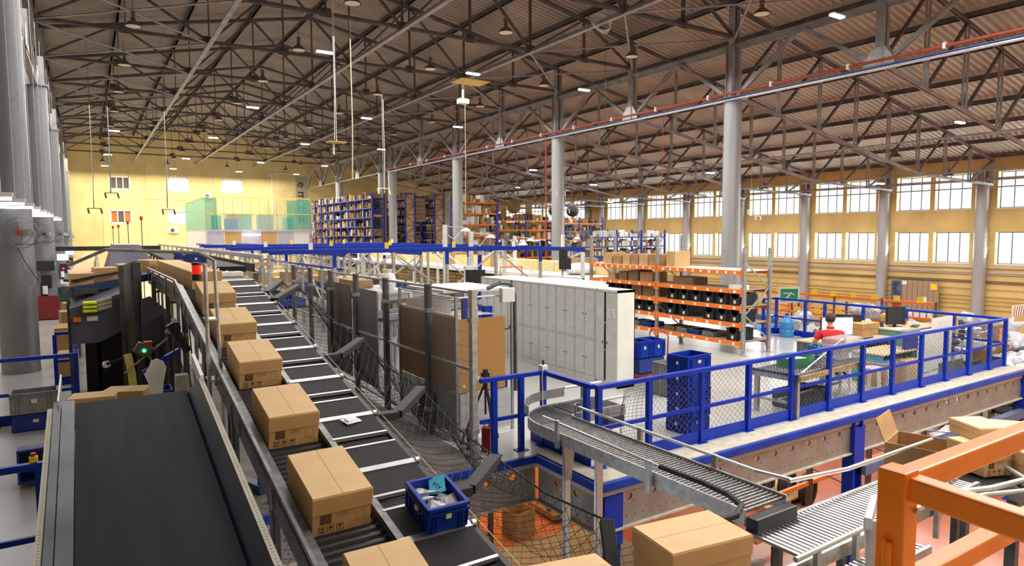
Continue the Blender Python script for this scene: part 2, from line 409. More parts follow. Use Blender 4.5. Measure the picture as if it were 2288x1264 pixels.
# longitudinal ties and wind bracing in the plane of the lower chords
for i,x in enumerate((4.65,10.63,16.62)):
    one('roof_tie','pale steel tie running the length of the roof, %s from the left'%ordn(i),'tie',B().box(x-.09,-8,10.86,x+.09,YF,10.92).box(x-.015,-8,10.92,x+.015,YF,11.04),TRUSL)
for i,(x,z,m_) in enumerate(((37.4,6.08,TRUSL),(43.2,5.98,TRUSL),(46.4,5.75,GALV),(46.6,6.3,TRUSL),(31.4,7.1,TRUSL))):
    one('aisle_tie','steel tie running along the right aisle roof, %s of five'%ordn(i),'tie',B().box(x-.05,-8,z-.05,x+.05,YF,z+.03),m_)
def brace(x0,x1):
    t=thing('wind_brace','','brace',(0,0,0),0,'roof wind bracing')
    obj('brace_rod',B().bar((x0,0,10.9),(x1,6,10.9),.07,.05),TRUSL,t)
    obj('brace_rod',B().bar((x0,6,10.93),(x1,0,10.93),.07,.05),TRUSL,t); return t
for nm,x0,x1 in (('left',XL,4.65),('right',16.62,XR)):
    b0=brace(x0,x1)
    for i in range(8):
        lab='crossed brace rods at the %s side of the roof, %s bay from the camera'%(nm,ordn(i))
        if i==0: b0.location=(0,YT[0],0); b0['label']=lab
        else: dup(b0,(0,YT[i],0),label=lab)
# red pipe with cable tray
t=thing('fire_pipe','long red pipe along the right-hand lattice girder with a drop beside a column','pipe')
obj('pipe_run',B().tube((22.0,-8,8.62),(22.0,54.5,8.62),.055,10),PIPER,t,smooth=True)
obj('drop_pipe',B().tube((22.12,30.75,8.6),(22.12,30.75,ZB),.045,8),PIPER,t)
obj('drop_pipe',B().tube((22.2,54.9,8.6),(22.2,54.9,ZB),.045,8),PIPER,t)
for k in range(20): obj('pipe_clamp',B().box(21.93,-5+3*k,8.54,22.07,-4.92+3*k,8.72),WHITE,t)
one('cable_tray','pale cable tray with blue and white cables under the red pipe','cable tray',B().box(22.1,-8,8.38,22.3,54,8.42).tube((22.15,-8,8.45),(22.15,54,8.45),.025,6,1).tube((22.22,-8,8.46),(22.22,54,8.46),.025,6,2),[GALV,TOTE,WHITE])
# hanging lamps
def dome():
    t=thing('dome_lamp','','lamp',(0,0,0),0,'dome lamps under the roof')
    obj('lamp_shade',B().lathe([(.03,.34),(.06,.32),(.08,.2),(.14,.17),(.24,.06),(.27,0)],n=20),LAMPS,t,smooth=True)
    obj('lamp_bowl',B().lathe([(0,.012),(.14,.0),(.235,.012)],n=20),LAMPI,t,smooth=True)
    obj('ballast_box',B().box(-.06,-.06,.34,.06,.06,.5),LAMPS,t)
    obj('hanger_rod',B().tube((0,0,.5),(0,0,1.0),.012,6),LAMPS,t); return t
D0=dome(); k=0
for ri,x in enumerate((1.65,7.1,12.6,18.5)):
    for j in range(11):
        y=13.9+6*j
        lab='bell-shaped lamp under the hall roof, row %s from the left, %s from the camera'%(ordn(ri),ordn(j))
        if k==0: D0.location=(x,y,10);D0['label']=lab
        else: dup(D0,(x,y,10),label=lab)
        k+=1
for i,(x,y) in enumerate([(29,12.5),(35.5,18.3),(29,24.4),(35.5,30.4),(29,36.4),(35.5,42.4)]+[(41.2,18.3),(41.2,30.4)]):
    z=7.9 if x<30 else 6.9 if x<40 else 6.2
    dup(D0,(x,y,z),label='bell-shaped lamp over the right aisle, %s from the camera'%ordn(i),group='dome lamps over the right aisle')
def led(m=LED):
    t=thing('led_lamp','','lamp',(0,0,0),0,'linear lamps under the roof')
    obj('lamp_housing',B().box(-.3,-.09,.02,.3,.09,.07),WHITE,t)
    obj('light_strip',B().box(-.31,-.085,-.03,.31,.085,.02),m,t)
    obj('hanger_rod',B().tube((-.25,0,.07),(-.25,0,.95),.006,5),LAMPS,t); obj('hanger_rod',B().tube((.25,0,.07),(.25,0,.95),.006,5),LAMPS,t); return t
L0=led(); k=0
for ri,x in enumerate((1.9,8.0,14.5,20.7)):
    for j,y in enumerate((12.7,25.6,38.6,51.9,67.2,78)):
        if (ri,j) in ((0,0),(0,1),(0,2),(1,0),(2,0)): continue
        z=10
        lab='glowing linear lamp under the hall roof, row %s from the left, %s from the camera'%(ordn(ri),ordn(j))
        if k==0: L0.location=(x,y,z);L0['label']=lab
        else: dup(L0,(x,y,z),label=lab)
        k+=1
for i,(x,y,z) in enumerate([(33,14.3,7.9),(35,30,7),(41,22,6.0),(35,42,7),(29,42,7.9),(33,50,7.2),(42,36,6.0),(42,48,6)]):
    o=dup(L0,(x,y,z),label='glowing linear lamp over the right aisle, %s from the camera'%ordn(i),group='linear lamps over the right aisle')
    obj('hanger_rod',B().tube((0,0,.07),(0,0,zr(x)-z-.02),.008,5),LAMPS,o)
# ---------------- generic builders
def netmesh(b,P,nu,nv,r=.0022,sag=(0,0,0),mi=0,diamond=True,flat=(0,0,1)):
    a,c,d,e=[Vector(p) for p in P]; sg=Vector(sag)
    def pt(u,v):
        p=a*(1-u)*(1-v)+c*u*(1-v)+d*u*v+e*(1-u)*v
        return p+sg*(16*u*(1-u)*v*(1-v))
    G=[[pt(i/nu,j/nv) for j in range(nv+1)] for i in range(nu+1)]
    def st(p,q):
        n=len(b.v); dd=(q-p).normalized(); x=dd.cross(Vector((.31,.52,.79))).normalized()*r; y=dd.cross(x)
        x2=-x*.5+y*.87; x3=-x*.5-y*.87
        b.v+=[tuple(p+x),tuple(p+x2),tuple(p+x3),tuple(q+x),tuple(q+x2),tuple(q+x3)]
        b.f+=[(n,n+1,n+4,n+3),(n+1,n+2,n+5,n+4),(n+2,n,n+3,n+5)]; b.m+=[mi]*3
    for i in range(nu):
        for j in range(nv):
            if diamond:
                if (i+j)%2==0: st(G[i][j],G[i+1][j+1])
                else: st(G[i+1][j],G[i][j+1])
            else: st(G[i][j],G[i+1][j]); st(G[i][j],G[i][j+1])
    return b
def carton_parts(t,w,l,h,mats=(CARD,CARDT),lid=True,print_=True,cheap=False):
    # base centre origin, length along y
    b=B().box(-w/2,-l/2,0,w/2,l/2,h if not lid else h*.58); obj('carton_body',b,mats[0],t,bevel=0 if cheap else .004)
    if lid:
        e=.007; obj('carton_lid',B().box(-w/2-e,-l/2-e,h*.54,w/2+e,l/2+e,h-.006),mats[0],t,bevel=0 if cheap else .006)
    z=h-.006 if lid else h
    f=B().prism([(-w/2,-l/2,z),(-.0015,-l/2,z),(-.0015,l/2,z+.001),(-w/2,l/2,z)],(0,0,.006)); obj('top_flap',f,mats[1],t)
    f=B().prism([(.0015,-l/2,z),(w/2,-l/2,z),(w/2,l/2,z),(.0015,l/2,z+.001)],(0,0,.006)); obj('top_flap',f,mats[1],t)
    if print_:
        b=B(); y=-l/2-(.0005 if not lid else .0003); y2=y-.0008; H=h*.56
        def R(x0,z0,x1,z1): b.box(x0,y2,z0,x1,y,z1,0)
        def Fr(x0,z0,x1,z1,t_=.0022): R(x0,z0,x1,z0+t_);R(x0,z1-t_,x1,z1);R(x0,z0,x0+t_,z1);R(x1-t_,z0,x1,z1)
        k=w/.39
        random.seed(3); x=-.145*k
        while x<-.075*k:
            ww=random.choice((.0015,.003,.005)); R(x,H*.5,x+ww,H*.93); x+=ww+random.choice((.0015,.003))
        for i,xc in enumerate((-.135,-.075,-.012)):
            xc*=k; s_=.022*k; Fr(xc-s_,H*.09,xc+s_,H*.42)
            zc=H*.255; q=H*.11
            if i==0:
                for dx in (-.008,.008): R(xc+dx*k-.002,zc-q,xc+dx*k+.002,zc+q*.6); b.prism([(xc+(dx-.007)*k,y,zc+q*.4),(xc+(dx+.007)*k,y,zc+q*.4),(xc+dx*k,y,zc+q*1.15)],(0,-.0008,0))
                R(xc-.016*k,zc-q*1.2,xc+.016*k,zc-q*.95)
            elif i==1:
                b.prism([(xc-.015*k,y,zc),(xc+.015*k,y,zc),(xc+.009*k,y,zc+q*.8),(xc,y,zc+q*1.1),(xc-.009*k,y,zc+q*.8)],(0,-.0008,0)); R(xc-.001,zc-q,xc+.001,zc); R(xc-.001,zc-q,xc+.006,zc-q*.8)
            else:
                b.prism([(xc-.014*k,y,zc+q),(xc-.008*k,y,zc),(xc+.008*k,y,zc),(xc+.014*k,y,zc+q)],(0,-.0008,0)); R(xc-.0012,zc-q,xc+.0012,zc); R(xc-.009*k,zc-q,xc+.009*k,zc-q*.85)
        obj('printed_marks',b,INK,t,kind='stuff'); b2=b; b=B()
        Fr(.05*k,H*.04,.165*k,H*.36,.0014); Fr(.09*k,H*.40,.15*k,H*.88,.0014); R(-.04*k,H*.1,.035*k,H*.93) if False else None
        for zz in (.86,.80,.74): R(-.035*k,H*zz,.045*k,H*(zz+.025))
        obj('printed_marks',b,INKL,t,kind='stuff')
    return t
def put_on_slope(o,ang):
    o.rotation_euler=Euler((ang,0,o.rotation_euler[2]))
SL=.19; ANG=math.atan(SL)
def zb(y): return 1.10+SL*(y-4.11)      # roller line level
CART0=thing('carton','','carton'); carton_parts(CART0,.39,.61,.275)
# boxes travelling up the roller line
ys=[3.24,4.42,5.64,6.88,8.06,9.32]
names=['nearest full carton on the roller line, beside the blue tote','second carton up the roller line, icons on its front','third carton up the roller line from the camera','fourth carton up the roller line from the camera','fifth carton up the roller line, beside two grey posts','sixth carton up the roller line, just below the queue']
for i,y in enumerate(ys):
    x=1.305+(.016*i)
    if i==0: o=CART0; o.location=(x+.01,y,zb(y)+.002); o['label']=names[0]
    else: o=dup(CART0,(x,y,zb(y)+.002),label=names[i])
    o.rotation_euler=(ANG,0,(-.04 if i==0 else 0)); o['group']='cartons spaced along the roller line'
# queue on the level part
k=0
CQ=thing('carton','','carton'); carton_parts(CQ,.39,.57,.27,print_=False,cheap=True)
CQ2=thing('carton','','carton')
def q(x,y,z,rz,lab,grp,src=[True]):
    global CQ
    if src[0]: o=CQ; o.location=(x,y,z); o.rotation_euler=(0,0,rz); o['label']=lab; src[0]=False
    else: o=dup(CQ,(x,y,z),rz,label=lab)
    o['group']=grp; return o
ZQ=2.245
for i in range(9): q(1.43,10.56+.585*i,ZQ,0,'carton in the packed queue behind the grey posts, %s in line'%ordn(i),'cartons queueing before the slope')
bpts=[(1.05,16.0,.5),(.63,15.75,.9),(.13,15.4,1.15)]
for i,(x,y,r) in enumerate(((1.12,15.95,.5),(.70,15.35,.05),(.28,15.2,.05))):
    q(x,y,ZQ-.0-.05*i,r,'carton on the curved bend above the grey chute, %s from the right'%ordn(i),'cartons on the bend')
for i in range(40):
    q(-.10-.02*(i%2)+.008*i,15.0+.62*i,2.06,0,'carton in the long row receding at the left, %s from the bend'%ordn(i),'cartons in the far row on the left')
bpy.data.objects.remove(CQ2)
t=thing('far_conveyor','conveyor under the far row of cartons at the left','conveyor',(-.1,14.6,0)); obj('conveyor_bed',B().bar((0,0,2.0),(.35,25.5,2.0),.5,.10),STEELD,t)
for k in range(11):
    for s_ in (-.22,.22): obj('leg',B().box(s_+.034*k-.03,2.5*k,0,s_+.034*k+.03,2.5*k+.06,1.95),STEELD,t)

# roller line
rl=thing('roller_line','sloping grey roller conveyor carrying cartons','conveyor')
def rail_pts(): return [(2.2,zb(2.2)),(10.27,zb(10.27)),(15.7,ZQ)]
for x,nm in ((1.09,'side_rail'),(1.60,'side_rail')):
    b=B()
    for (y0,z0),(y1,z1) in zip(rail_pts()[:-1],rail_pts()[1:]):
        b.bar((x,y0,z0+.0),(x,y1,z1+.0),.035,.10); b.bar((x,y0,z0+.055),(x,y1,z1+.055),.05,.012)
    obj(nm,b,mat('rail_steel',(.24,.24,.25),.4,.6,var=.25,scale=12),rl)
b=B()
for (y0,z0),(y1,z1) in zip(rail_pts()[:-1],rail_pts()[1:]):
    b.bar((1.06,y0,z0-.12),(1.06,y1,z1-.12),.012,.16)
obj('side_plate',b,STEELD,rl)
b=B()
for (y0,z0),(y1,z1) in zip(rail_pts()[:-1],rail_pts()[1:]): b.bar((1.02,y0,z0+.13),(1.02,y1,z1+.13),.025,.03)
y=2.4
while y<15.6:
    z=zb(y) if y<10.27 else ZQ
    b.box(1.01,y-.02,z-.1,1.035,y+.02,z+.14); y+=1.15
obj('guard_rail',b,MC['rail_steel'],rl)
rm=B().tube((1.115,0,0),(1.58,0,0),.024,10).mesh('roller',ROLLD)
y=2.3;n_=0
while y<15.6:
    z=(zb(y) if y<10.27 else ZQ)-.024
    obj('roller',None,None,rl,(0,y,z),me=rm); y+=.075 if y<7 else .12
for i,(y,f) in enumerate(((2.7,-2.9),(4.9,-2.9),(6.4,-2.9 if 0 else 0),(8.0,0),(9.9,0),(12,0),(14.5,0))):
    z=zb(y) if y<10.27 else ZQ
    for x in (1.075,1.61):
        obj('leg',B().box(x-.03,y-.035,f,x+.03,y+.035,z-.05).box(x-.012,y-.05,f,x+.012,y+.05,z-.05),STEELD,rl)
    obj('cross_bar',B().box(1.05,y-.02,z-.32,1.63,y+.02,z-.28),STEELD,rl)
one('steel_conduit_pair','pair of pale conduit posts with a bent arm holding a red beacon','post',B().tube((.96,7.0,0),(.96,7.0,2.75),.02,10).tube((1.10,7.0,.3),(1.06,7.1,2.78),.018,10).path([(1.06,7.1,2.78),(.93,7.15,2.86),(.15,7.3,2.9),(-.15,7.5,2.75)],.016,8).box(.95,6.96,1.0,1.05,7.18,1.015).box(.95,6.96,1.6,1.05,7.18,1.615).box(.95,6.96,2.2,1.05,7.18,2.215),GALV)
t=thing('beacon','red beacon lamp with black caps on the conduit post','beacon',(.90,7.12,2.62))
BEAC=mat('beacon_red',(.7,.01,.01),.2,emit=(1,.02,.01),es=.4)
obj('beacon_lens',B().tube((0,0,.03),(0,0,.12),.042,16),BEAC,t,smooth=True)
obj('beacon_cap',B().tube((0,0,.12),(0,0,.145),.045,16),BLACK,t); obj('beacon_base',B().tube((0,0,-.03),(0,0,.03),.045,16),BLACK,t)
# belt modules
def module():
    t=thing('belt_conveyor','','conveyor',(0,0,0),0,'belt modules beside the roller line'); L=.9/math.cos(ANG)
    g=.09
    obj('belt',B().box(-.24,g,-.055,.24,L/2-.03,0),BELT,t,bevel=.012); obj('belt',B().box(-.24,L/2+.03,-.055,.24,L-g,0),BELT,t,bevel=.012)
    obj('joint_strip',B().box(-.245,L/2-.032,-.02,.245,L/2+.032,.006),ALU,t)
    obj('end_strip',B().box(-.235,g-.012,-.025,.235,g+.012,.004),ALU,t); obj('end_strip',B().box(-.235,L-g-.012,-.025,.235,L-g+.012,.004),ALU,t)
    r=B()
    for k in range(6): r.tube((-.22,-g+.03+k*.024,-.045),(.22,-g+.03+k*.024,-.045),.011,6)
    obj('gap_rollers',r,ROLLD,t,kind='stuff')
    for s in (-1,1):
        obj('side_frame',B().box(s*.26-.02,-g,-.11,s*.26+.02,L-g,-.015),BLACK,t)
        obj('roller_cap',B().tube((s*.25,L/2,.002),(s*.28,L/2,.002),.022,10),ALU,t)
    return t
M0=module(); ZBELT=lambda y:1.14+SL*(y-4)
for i in range(14):
    y=2.42+.9*i; lab='black belt module with silver strips, %s up the slope from the camera'%ordn(i)
    zz=ZBELT(y) if i<9 else ZBELT(10.5)
    if i==0: o=M0;o.location=(1.845,y,zz); o['label']=lab
    else: o=dup(M0,(1.845,y,zz),label=lab)
    o.rotation_euler=(ANG if i<9 else 0,0,0)
t=thing('support_stand','steel frame and legs under the row of belt modules','frame')
for x in (1.63,2.07): obj('frame_beam',B().bar((x,2.4,ZBELT(2.4)-.16),(x,10.5,ZBELT(10.5)-.16),.05,.09).bar((x,10.5,ZBELT(10.5)-.16),(x,15,ZBELT(10.5)-.16),.05,.09),STEELD,t)
for y in (3.0,5.3,7.6,9.8,12.4):
    for x in (1.63,2.07): obj('leg',B().box(x-.03,y-.03,(-3 if y<7.3 else 0),x+.03,y+.03,ZBELT(min(y,10.5))-.2),STEELD,t)
t=thing('guide_wire','thin pale wire along the right edge of the belts','wire')
obj('wire',B().tube((2.17,2.6,ZBELT(2.6)-.02),(2.17,10.3,ZBELT(10.3)-.02),.004,5),LABELM,t)
# tote with packets
def tote_parts(t,w,l,h,m,ribs=True,labelm=LABELM,t_=.012):
    b=B().open_box(-w/2+.012,-l/2+.012,0,w/2-.012,l/2-.012,h,t_); obj('tote_body',b,m,t)
    r=B()
    for z0,z1 in ((h-.02,h),(h-.055,h-.04)): 
        r.box(-w/2,-l/2,z0,w/2,-l/2+.014,z1).box(-w/2,l/2-.014,z0,w/2,l/2,z1).box(-w/2,-l/2,z0,-w/2+.014,l/2,z1).box(w/2-.014,-l/2,z0,w/2,l/2,z1)
    obj('tote_rim',r,m,t)
    if ribs:
        for k in (-.5,-.38,-.3,.3,.38,.5):
            x=k*(w-.02)
            obj('rib',B().box(x-.004,-l/2+.001,.01,x+.004,-l/2+.014,h-.05),m,t); obj('rib',B().box(x-.004,l/2-.014,.01,x+.004,l/2-.001,h-.05),m,t)
        for k in (-.46,-.3,-.15,.15,.3,.46):
            y=k*(l-.02); obj('rib',B().box(-w/2+.001,y-.004,.01,-w/2+.014,y+.004,h-.05).box(w/2-.014,y-.004,.01,w/2-.001,y+.004,h-.05),m,t)
    if labelm:
        obj('label_card',B().box(-w*.06,-l/2-.001,h*.52,w*.06,-l/2+.012,h*.70),labelm,t)
        obj('label_card',B().box(-w/2-.001,-l*.05,h*.45,-w/2+.012,l*.05,h*.62),labelm,t)
    return t
t=thing('tote','bright blue plastic tote of clear packets on the belt','tote',(1.905,3.93,ZBELT(3.93)+.008)); tote_parts(t,.30,.385,.185,TOTE); t.rotation_euler=(ANG,0,-.02)
random.seed(11)
def packet(w,l,m=BAG,seed=0):
    b=B();r=random.Random(seed);P=[];n=5
    for s in (1,-1):
        for i in range(n):
            for j in range(n):
                u=i/(n-1);v=j/(n-1); e=16*u*(1-u)*v*(1-v)
                P.append(((u-.5)*w,(v-.5)*l,s*(.002+.012*e)+r.uniform(-.004,.004)*(1 if e>0 else 0)))
    F=[]
    for k in (0,1):
        for i in range(n-1):
            for j in range(n-1):
                q_=[k*25+i*5+j,k*25+(i+1)*5+j,k*25+(i+1)*5+j+1,k*25+i*5+j+1]; F.append(tuple(q_) if k==0 else tuple(reversed(q_)))
    return b.add(P,F)
for i in range(9):
    x=1.83+.15*(i%3)*.55+random.uniform(-.02,.02); y=3.84+.09*(i//3)+random.uniform(-.02,.02)
    o=one('packet','clear plastic packet in the blue tote','packet',packet(.10,.13,seed=i),BAG if i%2 else PAPER,(x,y,ZBELT(y)+.10+.012*(i%4)),random.uniform(0,3),group='packets in the tote'); o.rotation_euler=(random.uniform(-.4,.4),random.uniform(-.4,.4),random.uniform(0,3))
    o['label']=['white','clear'][i%2 if i%2 else 0]+' packet in the blue tote, %s %s'%(['near','middle','far'][i//3],['left','centre','right'][i%3])
    o['group']=['white packets in the tote','clear packets in the tote'][i%2]
o=one('booklet','light blue booklet standing in the blue tote','booklet',B().box(-.055,-.07,0,.055,.07,.006),mat('cyan_print',(.09,.50,.72),.4),(1.955,4.0,ZBELT(4)+.175)); o.rotation_euler=(.5,-.2,-.5)
bk=o
def text(s,size,mt,parent=None,loc=(0,0,0),rot=(0,0,0),name='lettering',ext=.0006,align='CENTER'):
    cu=bpy.data.curves.new('t','FONT'); cu.body=s; cu.size=size; cu.extrude=ext; cu.align_x=align; cu.align_y='CENTER'; cu.resolution_u=2
    o=bpy.data.objects.new('t',cu); COL.objects.link(o)
    dg=bpy.context.evaluated_depsgraph_get(); me=bpy.data.meshes.new_from_object(o.evaluated_get(dg)); bpy.data.objects.remove(o)
    me.materials.clear(); me.materials.append(mt); o=obj(name,None,None,parent,loc,me=me); o.rotation_euler=rot; return o
text('ASA',.045,NAVY,bk,(.0,-.01,.0065),(0,0,2.2))
t=thing('blister_pack','clear flat packet lying alone on a belt','packet',(1.86,5.47,ZBELT(5.47)+.01)); t.rotation_euler=(ANG,0,.3)
obj('wrap',packet(.15,.11,seed=5),BAG,t); obj('insert',B().box(-.05,-.03,.004,.05,.03,.016),PAPER,t)
t=thing('small_parcel','flat white parcel lying on the far belts','parcel',(1.90,11.2,ZBELT(10.5)+.01)); obj('parcel_body',B().box(-.17,-.14,0,.17,.14,.07),PAPER,t,bevel=.006); obj('parcel_label',B().box(-.02,-.03,.07,.05,.03,.0712),INKL,t)
# cartons at the bottom: the line turns right
def zt(x): return .90-.17*max(0,x-1.7)
o=dup(CART0,(2.33,3.03,.72),1.50,'carton turning the corner at the bottom edge of the picture'); o['group']='cartons on the bend at the front'; o.rotation_euler=(0,.1,1.35)
o=dup(CART0,(3.41,3.03,.70),1.42,'large carton at the front right, before the second roller conveyor'); o['group']='cartons on the bend at the front'; o.scale=(1.12,1.08,1.08)
t=thing('corner_conveyor','dark roller bend under the cartons at the front','conveyor')
for i in range(34):
    x=1.7+.09*i
    if x>4.7: break
    obj('roller',B().tube((x,2.55,zt(x)-.2),(x,3.4,zt(x)-.2),.022,8),ROLLD,t)
for y in (2.52,3.44): obj('side_rail',B().bar((1.65,y,zt(1.65)-.2),(4.75,y,zt(4.75)-.2),.04,.12),GALV,t)
for x,y in ((2.2,2.52),(2.2,3.44),(4.2,2.52),(4.2,3.44)): obj('leg',B().box(x-.03,y-.03,-3,x+.03,y+.03,zt(x)-.25),STEELD,t)
# ---------------- dark ramp belt at the left
ZR=lambda y:1.2+SL*(y-4)
t=thing('ramp_conveyor','wide dark sloping belt conveyor with navy side guards','conveyor')
Y_0,Y_1=2.6,6.42
def slab(x0,x1,y0,y1,dz0,dz1):
    b=B(); return b.prism([(x0,y0,ZR(y0)+dz0),(x1,y0,ZR(y0)+dz0),(x1,y1,ZR(y1)+dz0),(x0,y1,ZR(y1)+dz0)],(0,0,dz1-dz0))
obj('belt',slab(-.13,.685,Y_0,Y_1,-.05,0),RAMP,t)
obj('head_roller',B().tube((-.11,Y_1,ZR(Y_1)-.045),(.69,Y_1,ZR(Y_1)-.045),.045,16),RAMP,t,smooth=True)
obj('guard_wall',B().prism([(.68,Y_0,ZR(Y_0)-.05),(.72,Y_0,ZR(Y_0)-.07),(.82,Y_0,ZR(Y_0)+.10),(.785,Y_0,ZR(Y_0)+.10)],(0,Y_1-Y_0,(Y_1-Y_0)*SL)),NAVY,t)
obj('guard_top',B().prism([(.785,Y_0,ZR(Y_0)+.095),(.825,Y_0,ZR(Y_0)+.095),(.825,Y_0,ZR(Y_0)+.11),(.785,Y_0,ZR(Y_0)+.11)],(0,Y_1-Y_0,(Y_1-Y_0)*SL)),mat('galv_side',(.40,.37,.30),.5,.3),t)
b=B()
for i in range(120):
    y=Y_0+.05+i*.031; b.box(.799,y,ZR(y)+.1102,.811,y+.012,ZR(y)+.1112)
obj('guard_slots',b,BLACK,t,kind='stuff')
PLT=mat('slate_plate',(.085,.10,.12),.4,.4,var=.3,scale=3)
obj('cover_plate',slab(-.22,-.135,Y_0,Y_1,-.02,.03),PLT,t); obj('cover_plate',slab(-.275,-.226,Y_0,Y_1,-.02,.03),PLT,t)
obj('side_strip',slab(-.315,-.28,Y_0,Y_1-.1,-.1,.022),mat('galv_side',(.40,.37,.30),.5,.3),t)
b=B()
for i in range(115):
    y=Y_0+.05+i*.031; b.box(-.303,y,ZR(y)+.0222,-.293,y+.012,ZR(y)+.0232)
obj('side_slots',b,BLACK,t,kind='stuff')
obj('nose_plate',B().prism([(-.25,Y_1-.1,ZR(Y_1)-.12),(-.25,Y_1+.75,ZR(Y_1)+.05),(-.25,Y_1+.75,ZR(Y_1)+.12),(-.25,Y_1-.1,ZR(Y_1)+.06)],(.012,0,0)),GALV,t)
obj('nose_plate',B().prism([(.80,Y_1-.05,ZR(Y_1)-.05),(.80,Y_1+.55,ZR(Y_1)+.16),(.80,Y_1+.5,ZR(Y_1)+.24),(.80,Y_1-.05,ZR(Y_1)+.13)],(.03,0,0)),WHITE,t)
for x in (-.24,.76):
    for y in (3.2,5.9): obj('leg',B().box(x-.03,y-.03,(0 if x<0 else 0),x+.03,y+.03,ZR(y)-.05),NAVY,t)
obj('under_frame',slab(-.25,.78,Y_0,Y_1,-.30,-.22),NAVY,t)
# ---------------- left blue railings
def rail_run(label,pts,h=1.1,posts=(),mid=.5,kick=True,m=BLUE,w=.07,z0=0,group=None,capm=None):
    t=thing('railing',label,'railing',(pts[0][0],pts[0][1],z0),0,group); o0=Vector((pts[0][0],pts[0][1],0))
    L=[Vector((p[0],p[1],0))-o0 for p in pts]
    for a,c in zip(L[:-1],L[1:]):
        u=Vector((0,0,h-.035)); obj('top_rail',B().bar(a+u,c+u,w,.06),m,t,bevel=.006)
        if mid: u=Vector((0,0,mid)); obj('middle_rail',B().bar(a+u,c+u,.035,.05),m,t)
        if kick: u=Vector((0,0,.09)); obj('kick_board',B().bar(a+u,c+u,.012,.17),m,t)
    for p in posts:
        q_=Vector((p[0],p[1],0))-o0; obj('post',B().box(q_.x-.035,q_.y-.035,0,q_.x+.035,q_.y+.035,h-.06),m,t); obj('foot_plate',B().box(q_.x-.09,q_.y-.07,0,q_.x+.09,q_.y+.07,.012),m,t)
    return t
rail_run('blue railing at the left beyond the crates',[(-4,13.1),(-.23,13.05),(-.28,16.1),(-.62,16.1)],posts=[(-.62,16.1),(-.3,14.9),(-.23,13.05),(-1.35,13.1),(-2.6,13.1)])
rail_run('dark blue railing at the lower left corner, nearest the camera',[(-4,6.87),(-.33,6.87)],posts=[(-.77,6.87),(-.42,6.87),(-2.2,6.87)],mid=.43,kick=False,w=.07)
t=thing('emergency_stop','yellow and red emergency stop button on the dark railing','button',(-.46,6.87,1.1)); obj('stop_box',B().box(-.03,-.03,0,.03,.03,.05),YEL,t,bevel=.004); obj('stop_button',B().tube((0,0,.05),(.0,0,.08),.02,12),RED,t)
# crates left
t=thing('crate','dark blue crate at the left, under the grey crate','crate',(-.78,12.75,0)); tote_parts(t,.62,.42,.26,TOTED)
t=thing('crate','grey ribbed crate stacked on the blue crate by the left railing','crate',(-.79,12.75,.262)); tote_parts(t,.62,.42,.34,GREYP)
t=thing('crate','dark blue crate tipped on its side beside the ramp','crate',(-.42,9.95,.02)); tote_parts(t,.42,.40,.45,TOTED); t.rotation_euler=(1.45,0,.05); t.location=(-.62,10.1,.22)
# carton heap beyond ramp nose
for i,(x,y,z,rz,lab) in enumerate(((-.0,9.6,.80,1.4,'open carton lying beyond the top of the ramp, left one'),(.36,9.75,.80,1.2,'yellowish carton with a pink tape beyond the ramp top'),(-.3,10.9,.0,.1,'carton on the floor beyond the tipped crate'))):
    o=thing('carton',lab,'carton',(x,y,z),rz); carton_parts(o,.36,.5,.26,(CARD,CARDT),lid=False,print_=False)
one('pallet_table','low steel stand under the cartons beyond the ramp','stand',B().box(-.3,9.3,.74,.72,10.1,.80).box(-.28,9.35,0,-.22,9.41,.74).box(.65,9.35,0,.71,9.41,.74).box(-.28,10,0,-.22,10.06,.74).box(.65,10,0,.71,10.06,.74),STEELD)
# chute machine
t=thing('chute_machine','grey sheet metal chute machine below the bend of cartons','machine',(0,0,0))
SHEET=mat('slate_sheet',(.11,.115,.16),.45,.35,var=.18,scale=1.5)
obj('chute_panel',B().prism([(-.30,13.9,1.72),(.50,13.9,1.95),(.60,13.9,1.35),(.12,13.9,1.12),(-.28,13.9,1.12)],(0,.05,0)),SHEET,t)
obj('chute_panel',B().prism([(-.30,13.95,1.72),(.50,13.95,1.95),(.50,15.6,2.1),(-.30,15.2,1.8)],(0,0,.03)),SHEET,t)
obj('chute_panel',B().prism([(.92,13.4,1.95),(1.25,13.4,1.6),(1.2,13.4,1.2),(.75,13.4,1.0),(.78,13.4,1.9)],(0,.05,0)),SHEET,t)
obj('hopper',B().prism([(.35,19,2.0),(1.7,19,2.0),(1.15,19.5,2.8),(.6,19.5,2.8)],(0,3,0)),SHEET,t)
obj('bend_frame',B().bar((-.32,14.8,2.02),(1.1,15.4,2.22),.5,.14),NAVY,t)
obj('bend_guard',B().ribbon([(-.38,14.9,2.2),(-.2,14.65,2.2),(.1,14.7,2.26),(.5,14.85,2.32)],.03,.05),BLACK,t)
for x,y,h_ in ((.50,13.7,2.5),(.72,13.7,2.55),(.78,13.75,2.55),(1.0,13.6,2.3)): obj('upright',B().box(x-.035,y-.035,0,x+.035,y+.035,h_),STEELD,t)
obj('mesh_screen',B().prism([(.55,13.72,.9),(.76,13.72,1.0),(.76,13.72,2.6),(.52,13.72,2.5)],(0,.02,0)),mat('screen_grey',(.20,.19,.18),.7),t)
obj('shade_block',B().box(-.1,14.6,.0,1.5,15.4,1.3).box(1.1,11.5,0,1.15,14.6,1.6),RUB,t)  # black blocks put in for the deep shade below the chute
obj('button_box',B().box(-.25,13.84,1.52,-.13,13.9,1.60),ORANGE,t); obj('type_plate',B().box(-.05,13.88,1.52,.12,13.9,1.60),PAPER,t)
for i in range(3): obj('glove',B().box(-.1+.0*i,13.75,1.70+.07*i-.02,.12,13.95,1.75+.07*i-.02),mat('hi_vis_yellow',(.75,.8,.02),.6) if i<3 else PAPER,t,bevel=.02)
